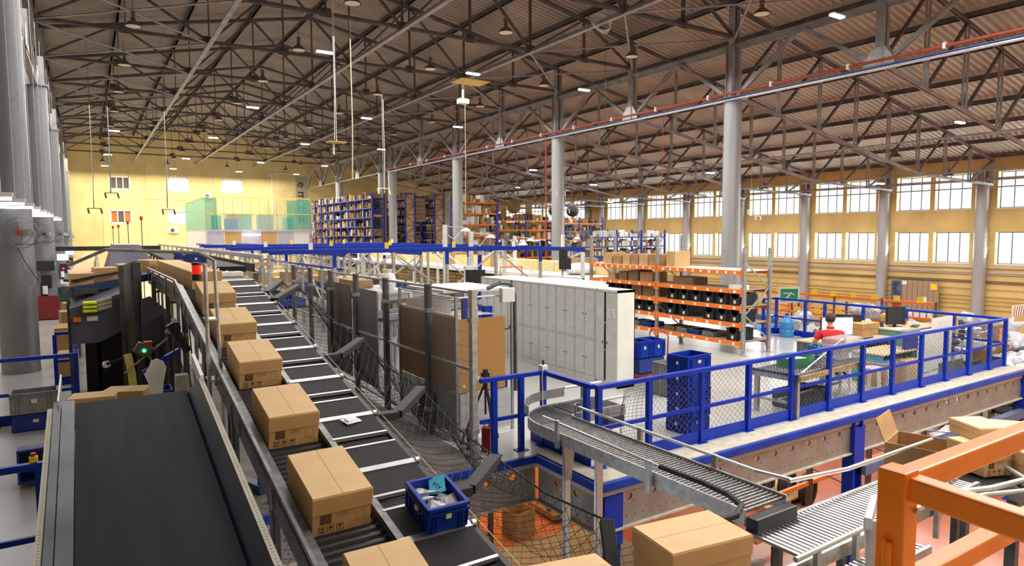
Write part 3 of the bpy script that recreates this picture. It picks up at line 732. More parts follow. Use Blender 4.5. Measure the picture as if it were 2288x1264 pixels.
for i in range(3): obj('wrap_roll',B().tube((.12,13.8,1.72+.07*i),(.34,13.85,1.77+.07*i),.035,10),mat('kraft_roll',(.42,.38,.30),.7),t)
one('tape_roll','cream tape roll hanging on a black rod below the chute','tape roll',B().lathe([(.03,-.03),(.055,-.03),(.055,.03),(.03,.03),(.03,-.03)],n=16),PAPER,(.19,12.3,.98)).rotation_euler=(1.2,.3,.6)
one('rod','black bent rod holding the tape roll and a white cloth','rod',B().path([(.19,12.3,.98),(.4,12.3,1.05),(.55,12.2,1.18),(.75,11.9,1.18),(.8,11.6,1.0)],.018,6),BLACK)
b=B();pr2=[(0,0),(.06,.02),(.13,-.02),(.16,-.10),(.12,-.30),(.10,-.55),(.02,-.60),(-.05,-.58),(-.02,-.35),(-.08,-.16),(-.03,-.08)]
b.prism([(x,0,z) for x,z in pr2],(0,.03,0))
one('white_cloth','crumpled white cloth hanging beyond the top of the ramp','cloth',b,PAPER,(.60,9.0,1.52),bevel=.006)
one('yellow_strap','pale yellow tape strip hanging near the white cloth','strap',B().ribbon([(.42,10.6,1.38),(.46,10.6,1.1),(.48,10.6,.75)],.10,.01),mat('pale_yellow',(.75,.72,.25),.6))
t=thing('tool_cluster','dirty tape dispenser with green and red lights above the cloth','dispenser',(.62,10.6,1.42)); obj('dispenser_body',B().cbox((0,0,0),(.22,.15,.16),0,Matrix.Rotation(.5,3,'Y')),STEELD,t,bevel=.02)
obj('green_light',B().tube((0,-.09,.0),(0,-.1,.0),.025,10),mat('green_glow',(0,.6,.1),.4,emit=(.05,1,.2),es=3),t); obj('red_cover',B().box(.0,-.08,.06,.1,.0,.12),RED,t)
obj('rod',B().tube((-.25,-.05,-.3),(.3,-.05,.15),.012,6),WOOD,t)
one('blue_cable_tray','bright blue bent bar between the dispenser and the roller line','bar',B().ribbon([(.58,10.2,1.16),(.80,10.3,1.26),(.86,10.3,1.32),(1.05,10.4,1.40)],.05,.07),BLUE)
t=thing('sensor_unit','black sensor housing angled below the roller line','sensor',(1.0,9.4,1.72)); obj('sensor_body',B().cbox((-.05,0,0),(.10,.12,.42),0,Matrix.Rotation(-.5,3,'Y')),BLACK,t,bevel=.01); obj('sensor_bracket',B().bar((-.2,0,.1),(.05,0,.02),.04,.05),STEEL,t)
for i in range(4):
    one('hose','grey cable hanging below the roller line, %s from the left'%ordn(i),'cable',B().path([(.9+.05*i,9.2,1.9),(.86+.07*i,9.2,1.5),(.95+.05*i,9.2,1.1),(.9+.06*i,9.2,.6)],.008,5),BLACK)
one('motor_box','pale box beside the ramp top','box',B().box(.82,8.6,1.0,.96,8.75,1.38),mat('pale_green_box',(.42,.45,.38),.5),bevel=.01)
one('blue_crate_small','dark blue mesh crate behind the white cloth','crate',B().open_box(.45,10.4,.6,.95,10.8,.85,.02),TOTED)
for i,(x0,y0,x1,y1) in enumerate(((1.25,9.0,1.62,7.9),(1.2,11.9,1.62,10.9),(.85,13.0,1.5,12.6))):
    one('floor_beam','navy beam on the floor under the roller line, %s from the camera'%ordn(i),'beam',B().bar((x0,y0,.06),(x1,y1,.06),.1,.1),NAVY)
# floor boxes along left aisle
for i,(x,y,w_,l_,h_) in enumerate(((-.45,17.3,.36,.5,.5),(-.5,18.6,.4,.5,.9),(-.5,20,.4,.6,.8),(-.48,21.5,.4,.6,1.0),(-.45,23,.4,.5,1.1))):
    o=thing('carton','brown carton pile beside the left aisle, %s from the camera'%ordn(i),'carton',(x,y,0),.08*i-.1,'cartons beside the left aisle'); carton_parts(o,w_,l_,h_,(CARDD,CARD),lid=False,print_=False,cheap=True)
t=thing('green_bin','dark green bin in the left aisle','bin',(-.72,33,0)); tote_parts(t,.9,.7,.9,mat('dark_green',(.01,.07,.05),.5),labelm=None)
# fans and screens on the left columns
def fan(label,loc,rz,r=.30,group=None):
    t=thing('wall_fan',label,'fan',loc,rz,group); W=WIREM
    b=B()
    for rr,yy in ((r,0),(r,.08),(r*.7,-.03),(r*.4,-.05)):
        pts=[(rr*math.cos(2*PI*i/28),yy,rr*math.sin(2*PI*i/28)) for i in range(29)]; b.path(pts,.006,4)
    for i in range(40):
        a=2*PI*i/40; b.tube((.05*math.cos(a),-.055,.05*math.sin(a)),(r*math.cos(a),0,r*math.sin(a)),.0028,3,cap=False)
    obj('fan_cage',b,W,t)
    for i in range(3):
        bl=B(); a=2*PI*i/3; M=Matrix.Rotation(a,3,'Y')
        P=[M@Vector(p) for p in ((.03,.03,-.04),(r*.85,.02,-.11),(r*.9,.04,.02),(r*.5,.05,.1),(.04,.05,.05))]
        bl.prism(P,(0,.006,0)); obj('fan_blade',bl,STEEL,t)
    obj('fan_hub',B().tube((0,-.06,0),(0,.02,0),.05,14),RED if 'nearest' in label else BLACK,t); obj('fan_motor',B().tube((0,.06,0),(0,.2,0),.07,12),BLACK,t)
    obj('bracket',B().bar((-r,.05,-r*.75),(r,.05,-r*.75),.02,.02).bar((0,.08,-r*.75),(0,.3,0),.02),W,t); return t
fan('large cage fan on the nearest left-hand column','',0) if False else None
fan('large wire fan on the nearest left-hand column',(-1.19,17.6,3.10),-.15,.33); fan('wire fan on the second left-hand column',(-1.28,29.85,3.1),-.1,.36); fan('dark wire fan on the third left-hand column',(-1.1,41.7,3.12),0,.38); fan('wire fan on the fourth left-hand column',(-1.0,53.7,3.0),0,.4)
one('fan_cable','black cable running down the nearest left-hand column','cable',B().path([(-1.25,17.88,2.78),(-1.15,17.86,2.5),(-1.0,17.86,2.2),(-.93,17.9,2.05)],.01,5),BLACK)
def workstation(label,x,y,lit):
    t=thing('monitor_station',label,'monitor',(x,y,0))
    obj('screen_case',B().box(-.27,-.04,1.75,.27,.02,2.12),BLACK,t,bevel=.01); obj('screen',B().box(-.25,-.046,1.77,.25,-.04,2.1),SCREEN if lit else SCRD,t)
    obj('shelf',B().box(-.3,-.1,1.60,.3,.1,1.62),STEELD,t); obj('cable_bundle',B().box(-.16,-.06,1.1,.16,.04,1.58).box(-.2,-.03,.8,.02,.05,1.3),BLACK,t,bevel=.03); obj('paper_roll',B().tube((-.05,-.1,.9),(-.05,-.1,1.2),.08,12),PAPER,t); obj('printer',B().box(-.15,-.1,.55,.2,.1,.75),PAPER,t,bevel=.02)
    if lit: obj('status_lamp',B().tube((0,-.1,1.35),(0,-.12,1.35),.05,10),mat('red_glow',(.8,.02,.01),.4,emit=(1,.05,.02),es=2.5),t)
    return t
workstation('black monitor and cable station on the second left-hand column',-1.29,29.75,False); workstation('lit monitor station on the third left-hand column',-1.05,41.5,True); workstation('lit monitor station on the fourth left-hand column',-.95,53.4,True)
t=thing('crate','dark red crate at the foot of the second left-hand column','crate',(-1.25,29.4,0)); obj('crate_body',B().open_box(-.33,-.35,0,.33,.0,.85,.03).box(-.33,-.04,0,.33,0,.85),mat('dark_red',(.18,.012,.012),.5),t); t.rotation_euler=(0,0,0)
# rows of tube lights at the left
for i in range(10):
    y=12.6+2.45*i+(.6 if i>3 else 0)+ (2 if i>6 else 0); z=3.62+.02*i
    t=thing('tube_light','white tube lamp over the left aisle, %s from the camera'%ordn(i),'lamp',(-1.45,y,z),0,'tube lamps over the left aisle')
    obj('lamp_housing',B().box(-1.2,-.07,.0,.55,.07,.07),WHITE,t); obj('light_tube',B().tube((-1.18,0,-.02),(.53,0,-.02),.03,8),LEDW,t); obj('hanger_rod',B().tube((.4,0,.07),(.4,0,zr(-1.0)-z-.02),.006,4),STEEL,t)
# ---------------- platform edge: blue lip, concrete curb, perforated girders
def perf_girder(label,a,c,zt_=-.10,h=.55,holes=True,m=GALV,nh=None):
    # girder along segment a-c (xy), web facing outward, with oval holes
    t=thing('girder',label,'girder',(a[0],a[1],0)); d=Vector((c[0]-a[0],c[1]-a[1],0)); L=d.length; d.normalize(); n_=Vector((d.y,-d.x,0))
    b=B(); pit=.42; k=int(L/pit); off=(L-k*pit)/2; z1=zt_;z0=zt_-h; zc=z1-.17; rh=.045; rw=.055
    def P(u,z,o=0): p=d*u+n_*o; return (p.x,p.y,z)
    def sl(u0,u1,za,zb_): 
        b.add([P(u0,za,0),P(u1,za,0),P(u1,zb_,0),P(u0,zb_,0),P(u0,za,-.012),P(u1,za,-.012),P(u1,zb_,-.012),P(u0,zb_,-.012)],[(0,1,2,3),(7,6,5,4),(0,4,5,1),(1,5,6,2),(2,6,7,3),(3,7,4,0)])
    if not holes: sl(0,L,z0,z1)
    else:
        sl(0,L,zc+.09,z1); sl(0,L,z0,zc-.09)
        # web strip with octagonal holes
        us=[off+pit*(i+.5) for i in range(k)]; e=0
        for u in us:
            sl(e,u-.09,zc-.09,zc+.09)
            ring=[];out=[]
            for q_ in range(12):
                t_=2*PI*q_/12; ring.append((u+rw*math.cos(t_),zc+rh*math.sin(t_)*1.1))
                cx,cz=math.cos(t_),math.sin(t_); s_=.09/max(abs(cx),abs(cz)); out.append((u+cx*s_,zc+cz*s_))
            for q_ in range(12):
                r2=(q_+1)%12
                b.add([P(ring[q_][0],ring[q_][1]),P(out[q_][0],out[q_][1]),P(out[r2][0],out[r2][1]),P(ring[r2][0],ring[r2][1])],[(0,1,2,3)])
                b.add([P(*ring[q_]),P(*ring[r2]),P(ring[r2][0],ring[r2][1],-.03),P(ring[q_][0],ring[q_][1],-.03)],[(0,1,2,3)])
            e=u+.09
        sl(e,L,zc-.09,zc+.09)
    obj('girder_web',b,m,t)
    b=B(); b.add([P(0,z0,.05),P(L,z0,.05),P(L,z0+.02,.05),P(0,z0+.02,.05),P(0,z0,-.1),P(L,z0,-.1),P(L,z0+.02,-.1),P(0,z0+.02,-.1)],[(0,1,2,3),(7,6,5,4),(0,4,5,1),(1,5,6,2),(2,6,7,3),(3,7,4,0)])
    obj('bottom_flange',b,CONCD,t)
    b=B(); u=.05
    while u<L: p=P(u,z1-.03,.001); b.box(p[0]-.008,p[1]-.003,p[2]-.008,p[0]+.008,p[1]+.003,p[2]+.008); u+=.085
    u=.05
    while u<L: p=P(u,z0+.13,.001); b.box(p[0]-.006,p[1]-.003,p[2]-.006,p[0]+.006,p[1]+.003,p[2]+.006); u+=.14
    obj('bolt_holes',b,BLACK,t,kind='stuff'); return t
GW=mat('girder_web',(.30,.27,.25),.5,.4,var=.12,scale=3)
perf_girder('long perforated girder under the right-hand platform edge, nearer half',(5.25,6.02),(10.6,6.02),m=GW)
perf_girder('long perforated girder under the right-hand platform edge, farther half',(10.75,6.02),(17.5,6.02),m=GW)
perf_girder('perforated girder under the short platform side behind the curved conveyor',(5.12,7.3),(5.12,6.05),m=GW)
perf_girder('perforated girder under the platform edge behind the netting',(1.0,7.35),(5.1,7.35),m=GW)
one('edge_lip','blue steel lip around the platform edge','edge',B().box(5.10,5.94,-.10,17.6,6.0,.0).box(5.06,5.94,-.10,5.12,7.3,.0).box(1.0,7.27,-.10,5.10,7.33,.0).box(17.55,5.94,-.10,17.62,12.6,0),BLUED)
one('edge_curb','dusty pale concrete strip along the platform edge','curb',B().box(5.12,6.0,.0,17.55,6.33,.012).box(5.12,6.33,.0,5.36,7.33,.012),CONCD)
# support columns under the platform
for lab,x,y,z1 in (('blue steel post under the near corner of the platform',5.35,6.12,-.1),('blue steel post under the middle of the right platform edge',10.7,6.05,-.1),('blue steel post under the far corner of the right platform edge',17.4,6.05,-.1)):
    t=thing('support_post',lab,'post',(x,y,ZB)); h=z1-ZB
    obj('post_shaft',B().box(-.13,-.10,0,-.10,.10,h).box(.10,-.10,0,.13,.10,h).box(-.10,-.015,0,.10,.015,h),BLUE,t); obj('foot_plate',B().box(-.2,-.2,0,.2,.2,.02),BLUE,t); obj('head_plate',B().box(-.15,-.12,h-.75,.15,-.10,h-.1),BLUE,t)
one('brace_beam','grey-blue beam below the far half of the long girder','beam',B().bar((10.8,5.95,-.95),(17.5,5.95,-.95),.16,.16),mat('slate_blue',(.08,.11,.22),.5,var=.2))
# ---------------- right-hand railings with netting
RP=[5.45,6.34,7.38,8.43,9.5,10.55,11.58,12.6,13.66,14.65,15.66,16.64,17.42]
R1=rail_run('long blue railing with netting on the right platform edge',[(5.40,6.42),(17.45,6.42)],posts=[(x,6.42) for x in RP],mid=.52)
R2=rail_run('short blue railing between the tripod and the curved conveyor',[(4.36,7.58),(5.36,7.58)],posts=[(4.58,7.58),(5.02,7.58)],mid=.5,kick=False)
R3=rail_run('short blue railing running back from the near platform corner',[(5.40,7.58),(5.40,6.48)],posts=[(5.40,7.58),(5.56,6.80)],mid=0,kick=False)
obj('kick_board',B().box(-.015,.0,.0,.015,.3,.3).box(-.02,-1.05,.0,.02,-.05,.22),BLUE,R3)
R4=rail_run('blue railing with netting at the far right end of the platform',[(17.45,6.42),(17.45,12.4),(16.9,12.4)],posts=[(17.45,y) for y in (7.5,8.6,9.7,10.8,11.4,12.35)]+[(16.9,12.4)],mid=.52)
for i,(x0,x1) in enumerate(zip(RP[1:-1],RP[2:])):
    b=B(); netmesh(b,[(x0,6.47,.08),(x1,6.47,.08),(x1,6.47,1.03),(x0,6.47,1.03)],20,20,r=.0022+.00015*i,sag=(0,.06,0))
    obj('safety_net',b,NETB,R1,(-5.40,-6.42,0),kind='stuff')
b=B(); netmesh(b,[(5.9,6.5,.05),(6.35,6.47,.08),(6.35,6.47,1.03),(6.0,6.55,.95)],12,20,r=.0026,sag=(-.1,.12,0),diamond=False); obj('safety_net',b,NETB,R1,(-5.40,-6.42,0),kind='stuff')
for (y0,y1) in ((6.42,7.5),(7.5,8.6),(8.6,9.7),(9.7,10.8),(10.8,11.4),(11.4,12.35)):
    b=B(); netmesh(b,[(17.4,y0,.1),(17.4,y1,.1),(17.4,y1,1.03),(17.4,y0,1.03)],10,10,r=.003); obj('safety_net',b,NETB,R4,(-17.45,-6.42,0),kind='stuff')
t=thing('sensor_box','small white box with a cable on the corner railing post','box',(5.40,7.58,1.1)); obj('box_body',B().box(-.05,-.05,0,.05,.05,.07),WHITE,t,bevel=.01); obj('aerial',B().tube((0,0,.07),(0,0,.14),.015,8),BLACK,t); obj('cable',B().path([(-.04,-.05,.02),(-.06,-.06,-.1),(-.04,-.06,-.8)],.008,5),WHITE,t)
# ---------------- curved roller conveyor
t=thing('curved_conveyor','grey curved roller conveyor crossing the near platform corner','conveyor'); CC=Vector((5.47,6.78,0))
ZK=.58
def cz(s): return ZK
def arc(r,z,n=12,c=CC): return [(c.x+r*math.cos(a),c.y+r*math.sin(a),z) for a in [PI/2+PI/2*i/n for i in range(n+1)]]
RI,RO=.13,.72
def lane(r,dz=0):
    p=[(6.35,CC.y+r,ZK+dz),(5.8,CC.y+r,ZK+dz)]+arc(r,ZK+dz)
    y=CC.y; xx=CC.x-r
    p+=[(xx,5.4,cz(.7)+dz),(xx,4.4,cz(1.7)+dz),(xx,3.62,cz(2.5)+dz)]; return p
for r in (RI,RO):
    obj('side_channel',B().ribbon(lane(r,-.04),.02,.15),GALV,t)
def roll(p,q_): return B().tube(p,q_,.017,8)
x=6.32
while x>5.49: obj('roller',roll((x,CC.y+RI,ZK),(x,CC.y+RO,ZK)),ROLLD,t); x-=.05
N=22
for i in range(N):
    a=PI/2+PI/2*(i+.5)/N
    obj('roller',B().tube((CC.x+RI*math.cos(a),CC.y+RI*math.sin(a),ZK),(CC.x+RO*math.cos(a),CC.y+RO*math.sin(a),ZK),.009,8,r2=.022),ROLLD,t)
RG=mat('roller_worn',(.14,.135,.135),.38,.6,var=.35,scale=20)
y=CC.y-.02
while y>3.62: obj('roller',roll((CC.x-RO,y,cz(CC.y-y)),(CC.x-RI,y,cz(CC.y-y))),RG,t); y-=.05
obj('guard_band',B().ribbon([(5.75,CC.y+RO+.05,.74)]+arc(RO+.05,.74,14)[:13],.012,.13),STEEL,t)
obj('guard_band',B().ribbon([(5.5,CC.y+RI-.03,.70)]+arc(RI-.03,.70,10)[2:11],.012,.12),STEEL,t)
obj('guard_rail',B().path([(5.75,CC.y+RO+.05,.80),(6.45,CC.y+RO+.05,.80)],.02,8),ALU,t); obj('guard_rail',B().path([(5.8,CC.y+RI-.05,.74),(6.4,CC.y+RI-.05,.74)],.016,8),ALU,t)
xl=CC.x-RO-.05; xr=CC.x-RI+.05
obj('guard_rail',B().path([(xl,6.6,.76),(xl,5.5,.74),(xl,4.6,.72)],.016,8),ALU,t)
obj('rubber_guard',B().path([(xl,4.6,.72),(xl+.06,4.1,.70),(xl+.05,3.8,.69),(xl-.03,3.6,.68),(xl-.2,3.52,.66),(xl-.36,3.55,.65)],.028,8),RUB,t)
obj('guard_rail',B().path([(xr,6.75,.74),(xr,5.0,.73),(xr,4.0,.72),(xr+.08,3.66,.72)],.02,8),ALU,t)
for x,y,z in ((xl,6.3,.76),(xl,4.75,.72),(xr,5.6,.73),(xr,4.5,.72),(6.1,CC.y+RO+.05,.80)): obj('bracket',B().box(x-.02,y-.03,z-.32,x+.02,y+.03,z+.02),STEEL,t)
for x,y in ((4.80,6.25),(4.80,5.65),(5.26,4.4)):
    obj('leg',B().box(x-.035,y-.035,ZB,x+.035,y+.035,.48).box(x-.05,y-.012,ZB,x+.05,y+.012,.48),ALU,t)
obj('leg_plate',B().prism([(4.72,6.2,.50),(4.90,6.2,.50),(4.84,6.2,.05),(4.76,6.2,.05)],(0,.02,0)),STEEL,t)
obj('drive_motor',B().cbox((6.05,6.82,.44),(.3,.16,.18)),STEELD,t,bevel=.02); obj('drive_motor',B().tube((5.85,6.8,.32),(5.95,6.8,.32),.09,14),STEELD,t)
obj('transfer_belt',B().box(CC.x-RO,3.5,.42,CC.x-RI,3.62,.56),BLACK,t,bevel=.02)
# second roller conveyor (shiny)
t=thing('roller_conveyor','shiny slatted roller conveyor at the lower right','conveyor')
ZC=.42
x=4.75
while x<7.6: obj('roller',B().tube((x,3.03,ZC),(x,3.57,ZC),.019,8),ROLL,t); x+=.058
obj('side_channel',B().box(4.6,3.57,ZC-.1,7.7,3.61,ZC+.02),GALV,t); obj('side_channel',B().box(4.1,2.99,ZC-.1,7.7,3.03,ZC+.02),GALV,t)
obj('guard_rail',B().path([(4.45,2.93,ZC+.12),(5.75,2.93,ZC+.14)],.022,8),mat('guard_green',(.40,.44,.40),.5,.3),t)
obj('guard_rail',B().path([(5.42,3.66,.72),(6.4,3.66,ZC+.22),(8.2,3.7,ZC+.2)],.022,8),ALU,t)
obj('guard_rail',B().path([(6.2,2.93,ZC+.1),(7.0,2.9,ZC+.1),(7.3,2.75,ZC+.12),(8.2,2.6,ZC+.12)],.03,8),ALU,t)
for x in (4.75,5.3): obj('bracket',B().box(x-.025,2.92,ZC-.25,x+.025,2.96,ZC+.12),MC['guard_green'],t)
for x in (5.2,7.2):
    for y in (3.0,3.6): obj('leg',B().box(x-.03,y-.03,ZB,x+.03,y+.03,ZC-.1),STEELD,t)
# lower rollers beside
t=thing('return_rollers','lower row of shiny rollers beside the roller conveyor','conveyor')
x=4.6
while x<6.0: obj('roller',B().tube((x,2.72,ZC-.12),(x,2.92,ZC-.12),.019,8),ROLL,t); x+=.058
obj('side_channel',B().box(4.55,2.69,ZC-.2,6.05,2.72,ZC-.1),GALV,t)
one('junction_box','pale plastic junction box at the bottom right edge','box',B().box(4.62,2.50,.22,4.82,2.66,.36),mat('pale_plastic',(.50,.51,.46),.45),bevel=.012)
one('angled_post','pale angled steel post crossing the roller conveyor','post',B().bar((4.05,2.05,-.2),(4.62,2.45,.98),.10,.10).bar((4.5,2.42,1.0),(4.95,2.62,1.0),.05,.09),mat('pale_post',(.50,.52,.55),.4,.3),bevel=.008)
one('drive_tube','black motor tube under the orange rail at the lower right','motor',B().tube((5.2,2.1,.28),(6.2,1.75,.22),.06,14).tube((5.2,2.1,.30),(5.0,2.16,.30),.04,12),RUB)
# ---------------- orange rail, foreground
t=thing('orange_railing','thick orange steel railing in the right foreground','railing',(2.97,1.47,-.035))
obj('corner_post',B().box(-.06,-.06,.3,.06,.06,2.03),ORRAIL,t,bevel=.008); 
obj('top_rail',B().bar((.03,0,1.955),(1.95,-.03,1.975),.09,.11),ORRAIL,t,bevel=.012)
obj('top_rail',B().bar((0.02,-.03,1.955),(.06,-.95,1.90),.09,.11),ORRAIL,t,bevel=.012)
obj('lower_rail',B().bar((.03,0,1.46),(1.95,-.03,1.48),.09,.10),ORRAIL,t,bevel=.012)
obj('gusset',B().box(-.09,-.02,1.55,-.05,.02,1.72),ORRAIL,t,bevel=.015)
for z in (1.93,1.85): obj('bolt',B().tube((.03,-.05,z),(.03,-.075,z),.014,8),STEEL,t)
# ---------------- guide arms and big net beside the belts
arms=[((2.12,9.79,2.20),(2.62,11.0,2.28),None),((2.12,9.3,2.14),(2.72,10.35,2.24),None),((2.12,7.16,1.68),(2.75,7.65,1.76),(2.32,7.19,1.68)),((2.12,5.58,1.39),(2.86,6.2,1.43),(2.34,5.60,1.38)),((2.12,4.15,1.16),(2.84,4.68,1.14),(2.30,4.17,1.15)),((2.9,3.25,.70),(3.05,3.5,.98),None)]
for i,(a,c,m_) in enumerate(arms):
    t=thing('deflector','black angled arm holding the net beside the belts, %s from the far end'%ordn(i) if i<5 else 'short black arm holding the net beside the front cartons','arm',a)
    A_=Vector(a); pts=[A_,Vector(m_),Vector(c)] if m_ else [A_,Vector(c)]; pts=[p-A_ for p in pts]
    obj('arm_bar',B().ribbon(pts,.10,.07),RUB,t,bevel=.006)
    for k in (.4,.75):
        p=pts[-2].lerp(pts[-1],k); obj('net_hook',B().path([p+Vector((0,-.03,-.04)),p+Vector((.01,-.05,-.10)),p+Vector((.03,-.05,-.09))],.004,4),STEEL,t)
tips=[Vector(a[1]) for a in arms[:5]]+[Vector((3.05,3.5,.98))]; roots=[Vector(a[0]) for a in arms[:5]]+[Vector((2.75,3.15,.62))]
t=thing('catch_net','dark catch net strung between the guide arms and the fence','net')
fx=[(4.3,11.3,.25),(4.3,10.8,.2),(4.25,8.6,.2),(4.25,7.7,.15),(3.9,5.4,.2),(3.6,4.0,.2)]
for i in range(5):
    b=B(); netmesh(b,[roots[i],roots[i+1],tips[i+1],tips[i]],22 if i else 6,10,r=.0026,sag=(0,0,-.12)); obj('net_panel',b,NETD,t,kind='stuff')
    obj('edge_rope',B().path([tips[i],tips[i].lerp(tips[i+1],.5)+Vector((0,0,-.06)),tips[i+1]],.009,5),NETD,t)
for i in (1,2,3):
    b=B(); f0=Vector(fx[i]);f1=Vector(fx[i+1]); netmesh(b,[tips[i],tips[i+1],f1,f0],26,22,r=.003,sag=(0,0,-.3)); obj('net_panel',b,NETD,t,kind='stuff')
b=B(); netmesh(b,[(2.2,3.2,.0),(2.2,6.9,.0),(4.1,7.0,-.1),(4.6,3.9,-.1)],44,30,r=.003,sag=(0,0,-.25)); obj('net_panel',b,NETD,t,kind='stuff')
b=B(); netmesh(b,[(.9,3.6,.1),(.9,7.3,.1),(1.6,7.3,.1),(1.6,3.6,.1)],36,10,r=.003,sag=(0,0,-.1)); obj('net_panel',b,NETD,t,kind='stuff')
# ---------------- mesh fence
FY=[7.65,9.02,10.7,12.2,13.75,15.25,16.7]
t=thing('mesh_fence','grey wire mesh fence behind the belts','fence',(4.3,0,0))
for i,y in enumerate(FY):
    light=i==0
    obj('fence_post',B().box(-.04,y-.05,0,.04,y+.05,2.29),GALV if light else STEELD,t); obj('foot_plate',B().box(-.09,y-.09,0,.09,y+.09,.012),STEELD,t)
    for z in (.35,1.86): obj('clamp',B().box(-.055,y-.06,z,.055,y+.06,z+.06),STEEL,t)
for i,(a,c) in enumerate(zip(FY[:-1],FY[1:])):
    fr=B().bar((0,a+.06,2.25),(0,c-.06,2.25),.025,.03).bar((0,a+.06,1.2),(0,c-.06,1.2),.025,.035).bar((0,a+.06,.15),(0,c-.06,.15),.025,.03); obj('panel_frame',fr,STEEL,t)
    b=B(); y=a+.08
    while y<c-.06: b.tube((0,y,.16),(0,y,2.24),.0022,3,cap=False); y+=.030 if i<3 else .05
    z=.3
    while z<2.2: b.tube((0,a+.06,z),(0,c-.06,z),.0022,3,cap=False); z+=.2
    obj('wire_mesh',b,WIREM,t,kind='stuff')
# cardboard sheets leaning behind the fence
DK=mat('brown_sheet',(.16,.115,.08),.85,var=.12,scale=2)
for i,(y0,y1,z1,x) in enumerate(((12.95,14.55,2.02,4.45),(11.6,12.92,1.98,4.48))):
    t=thing('cardboard_sheet','tall brown cardboard sheet behind the fence, %s'%('farther one' if i==0 else 'nearer one'),'cardboard',(x,y0,.15)); obj('sheet',B().box(0,0,0,.02,y1-y0,z1-.15),DK,t); obj('fold_line',B().box(-.002,(y1-y0)*.5,0,0,(y1-y0)*.5+.006,z1-.15),INK,t)
o=thing('carton','flat brown carton lying on the white table behind the fence','carton',(4.9,13.9,1.90)); carton_parts(o,.45,.9,.16,(CARDD,CARD),lid=False,print_=False)
t=thing('white_table','white shelf table behind the fence','table',(5.0,13.4,0)); obj('tabletop',B().box(-.4,-.9,1.84,.6,.9,1.89),WHITE,t)
for x in (-.37,.57):
    for y in (-.87,.87): obj('leg',B().box(x-.03,y-.03,0,x+.03,y+.03,1.84),WHITE,t)
b=B().lathe([(0,0),(.12,.0),(.17,.08),(.175,.22),(.13,.33),(.07,.35),(.11,.42)],n=14)
o=one('plastic_bag','white plastic carrier bag with red print on the table','bag',b,WHITE,(5.25,12.95,1.89),smooth=True)
t=thing('small_shelf','low shelf with white papers behind the fence','shelf',(4.75,11.0,0)); obj('shelf_board',B().box(-.1,-.3,1.0,.4,.3,1.03),WHITE,t); obj('paper_stack',B().box(0,-.25,1.03,.3,.1,1.45),PAPER,t); obj('paper_stack',B().box(.0,.15,1.03,.3,.28,1.4),WHITE,t)
for y in (-.28,.28): obj('leg',B().box(-.08,y-.02,0,-.04,y+.02,1.0),WHITE,t)
t=thing('coat','dark grey coat hanging between the cardboard and the brown booth','coat',(4.75,10.0,.75)); b=B().lathe([(.02,.95),(.09,.9),(.13,.7),(.12,.4),(.15,.1),(.16,0)],n=12); obj('coat_body',b,mat('dark_cloth',(.05,.05,.07),.9),t,smooth=True); obj('coat_sleeve',B().tube((.1,0,.85),(.18,-.05,.35),.045,8),MC['dark_cloth'],t)
one('coat_stand','thin post behind the fence holding the coat','stand',B().tube((4.75,10.1,0),(4.75,10.1,1.72),.02,8),STEELD)
t=thing('orange_box_pile','red and white boxes behind the fence','boxes',(5.0,9.9,.6)); obj('box',B().box(-.1,-.2,0,.2,.2,.06),PAPER,t); obj('box',B().box(-.1,-.2,.1,.2,.2,.16),RED,t); obj('shelf_board',B().box(-.15,-.25,-.05,.25,.25,0),WOOD,t); obj('leg',B().box(-.1,-.1,-.6,.1,.1,-.05),STEELD,t)
one('green_net_bin','dark green netted bin behind the fence','bin',B().open_box(4.5,9.15,0,5.0,9.9,.55,.02),mat('dark_green',(.01,.07,.05),.5))
# mirrored booth with brown boards
t=thing('packing_booth','brown board booth in a wire cage beside the fence end','booth',(4.5,8.5,0))
obj('front_board',B().box(.03,0,.68,.84,.02,1.78),CORK,t); obj('side_board',B().box(0,.05,.70,.02,2.05,1.80),BROWNB,t)
obj('white_top',B().box(.02,.05,1.80,.06,2.05,1.83).box(.05,1.9,1.2,.9,1.93,1.95),WHITE,t); obj('inner_top',B().box(.1,.6,2.12,1.3,2.0,2.16),WHITE,t)
obj('clear_screen',B().box(0,.05,.05,.01,2.05,.68),mat('dusty_screen',(.25,.25,.26),.5,alpha=.55),t); obj('white_panel',B().box(.06,.012,.05,.95,.02,.66),mat('whiteboard',(.60,.60,.61),.4),t)
for x,y,z in ((0.0,0,2.12),(.98,.02,2.25),(0.0,2.07,2.12)): obj('upright',B().box(x-.02,y-.02,0,x+.02,y+.02,z),STEEL,t)
b=B()
for k in range(32): b.tube((.04+k*.029,-.01,.1),(.04+k*.029,-.01,.68),.0018,3,cap=False)
for k in range(5): b.tube((.03,-.01,.12+.13*k),(.96,-.01,.12+.13*k),.0018,3,cap=False)
obj('wire_mesh',b,WIREM,t,kind='stuff')
obj('top_frame',B().tube((0,0,2.1),(0,2.07,2.1),.015,6).tube((0,0,2.1),(.95,0,2.1),.015,6),STEEL,t)
obj('white_box',B().box(.72,-.12,2.0,.95,-.02,2.22),WHITE,t,bevel=.01); obj('hose',B().path([(.5,-.05,2.22),(.7,-.08,2.3),(.9,-.06,2.28),(1.02,0,2.1),(1.03,.0,.6)],.03,8),STEELD,t)
obj('sticker',B().box(.33,-.002,.84,.38,.0,.90),PAPER,t); obj('sticker',B().box(.10,-.002,.76,.14,.0,.80),PAPER,t)
one('booth_pole','thin dark pole with a cable at the right corner of the booth','pole',B().tube((5.62,8.75,0),(5.62,8.75,2.3),.022,8),STEELD)
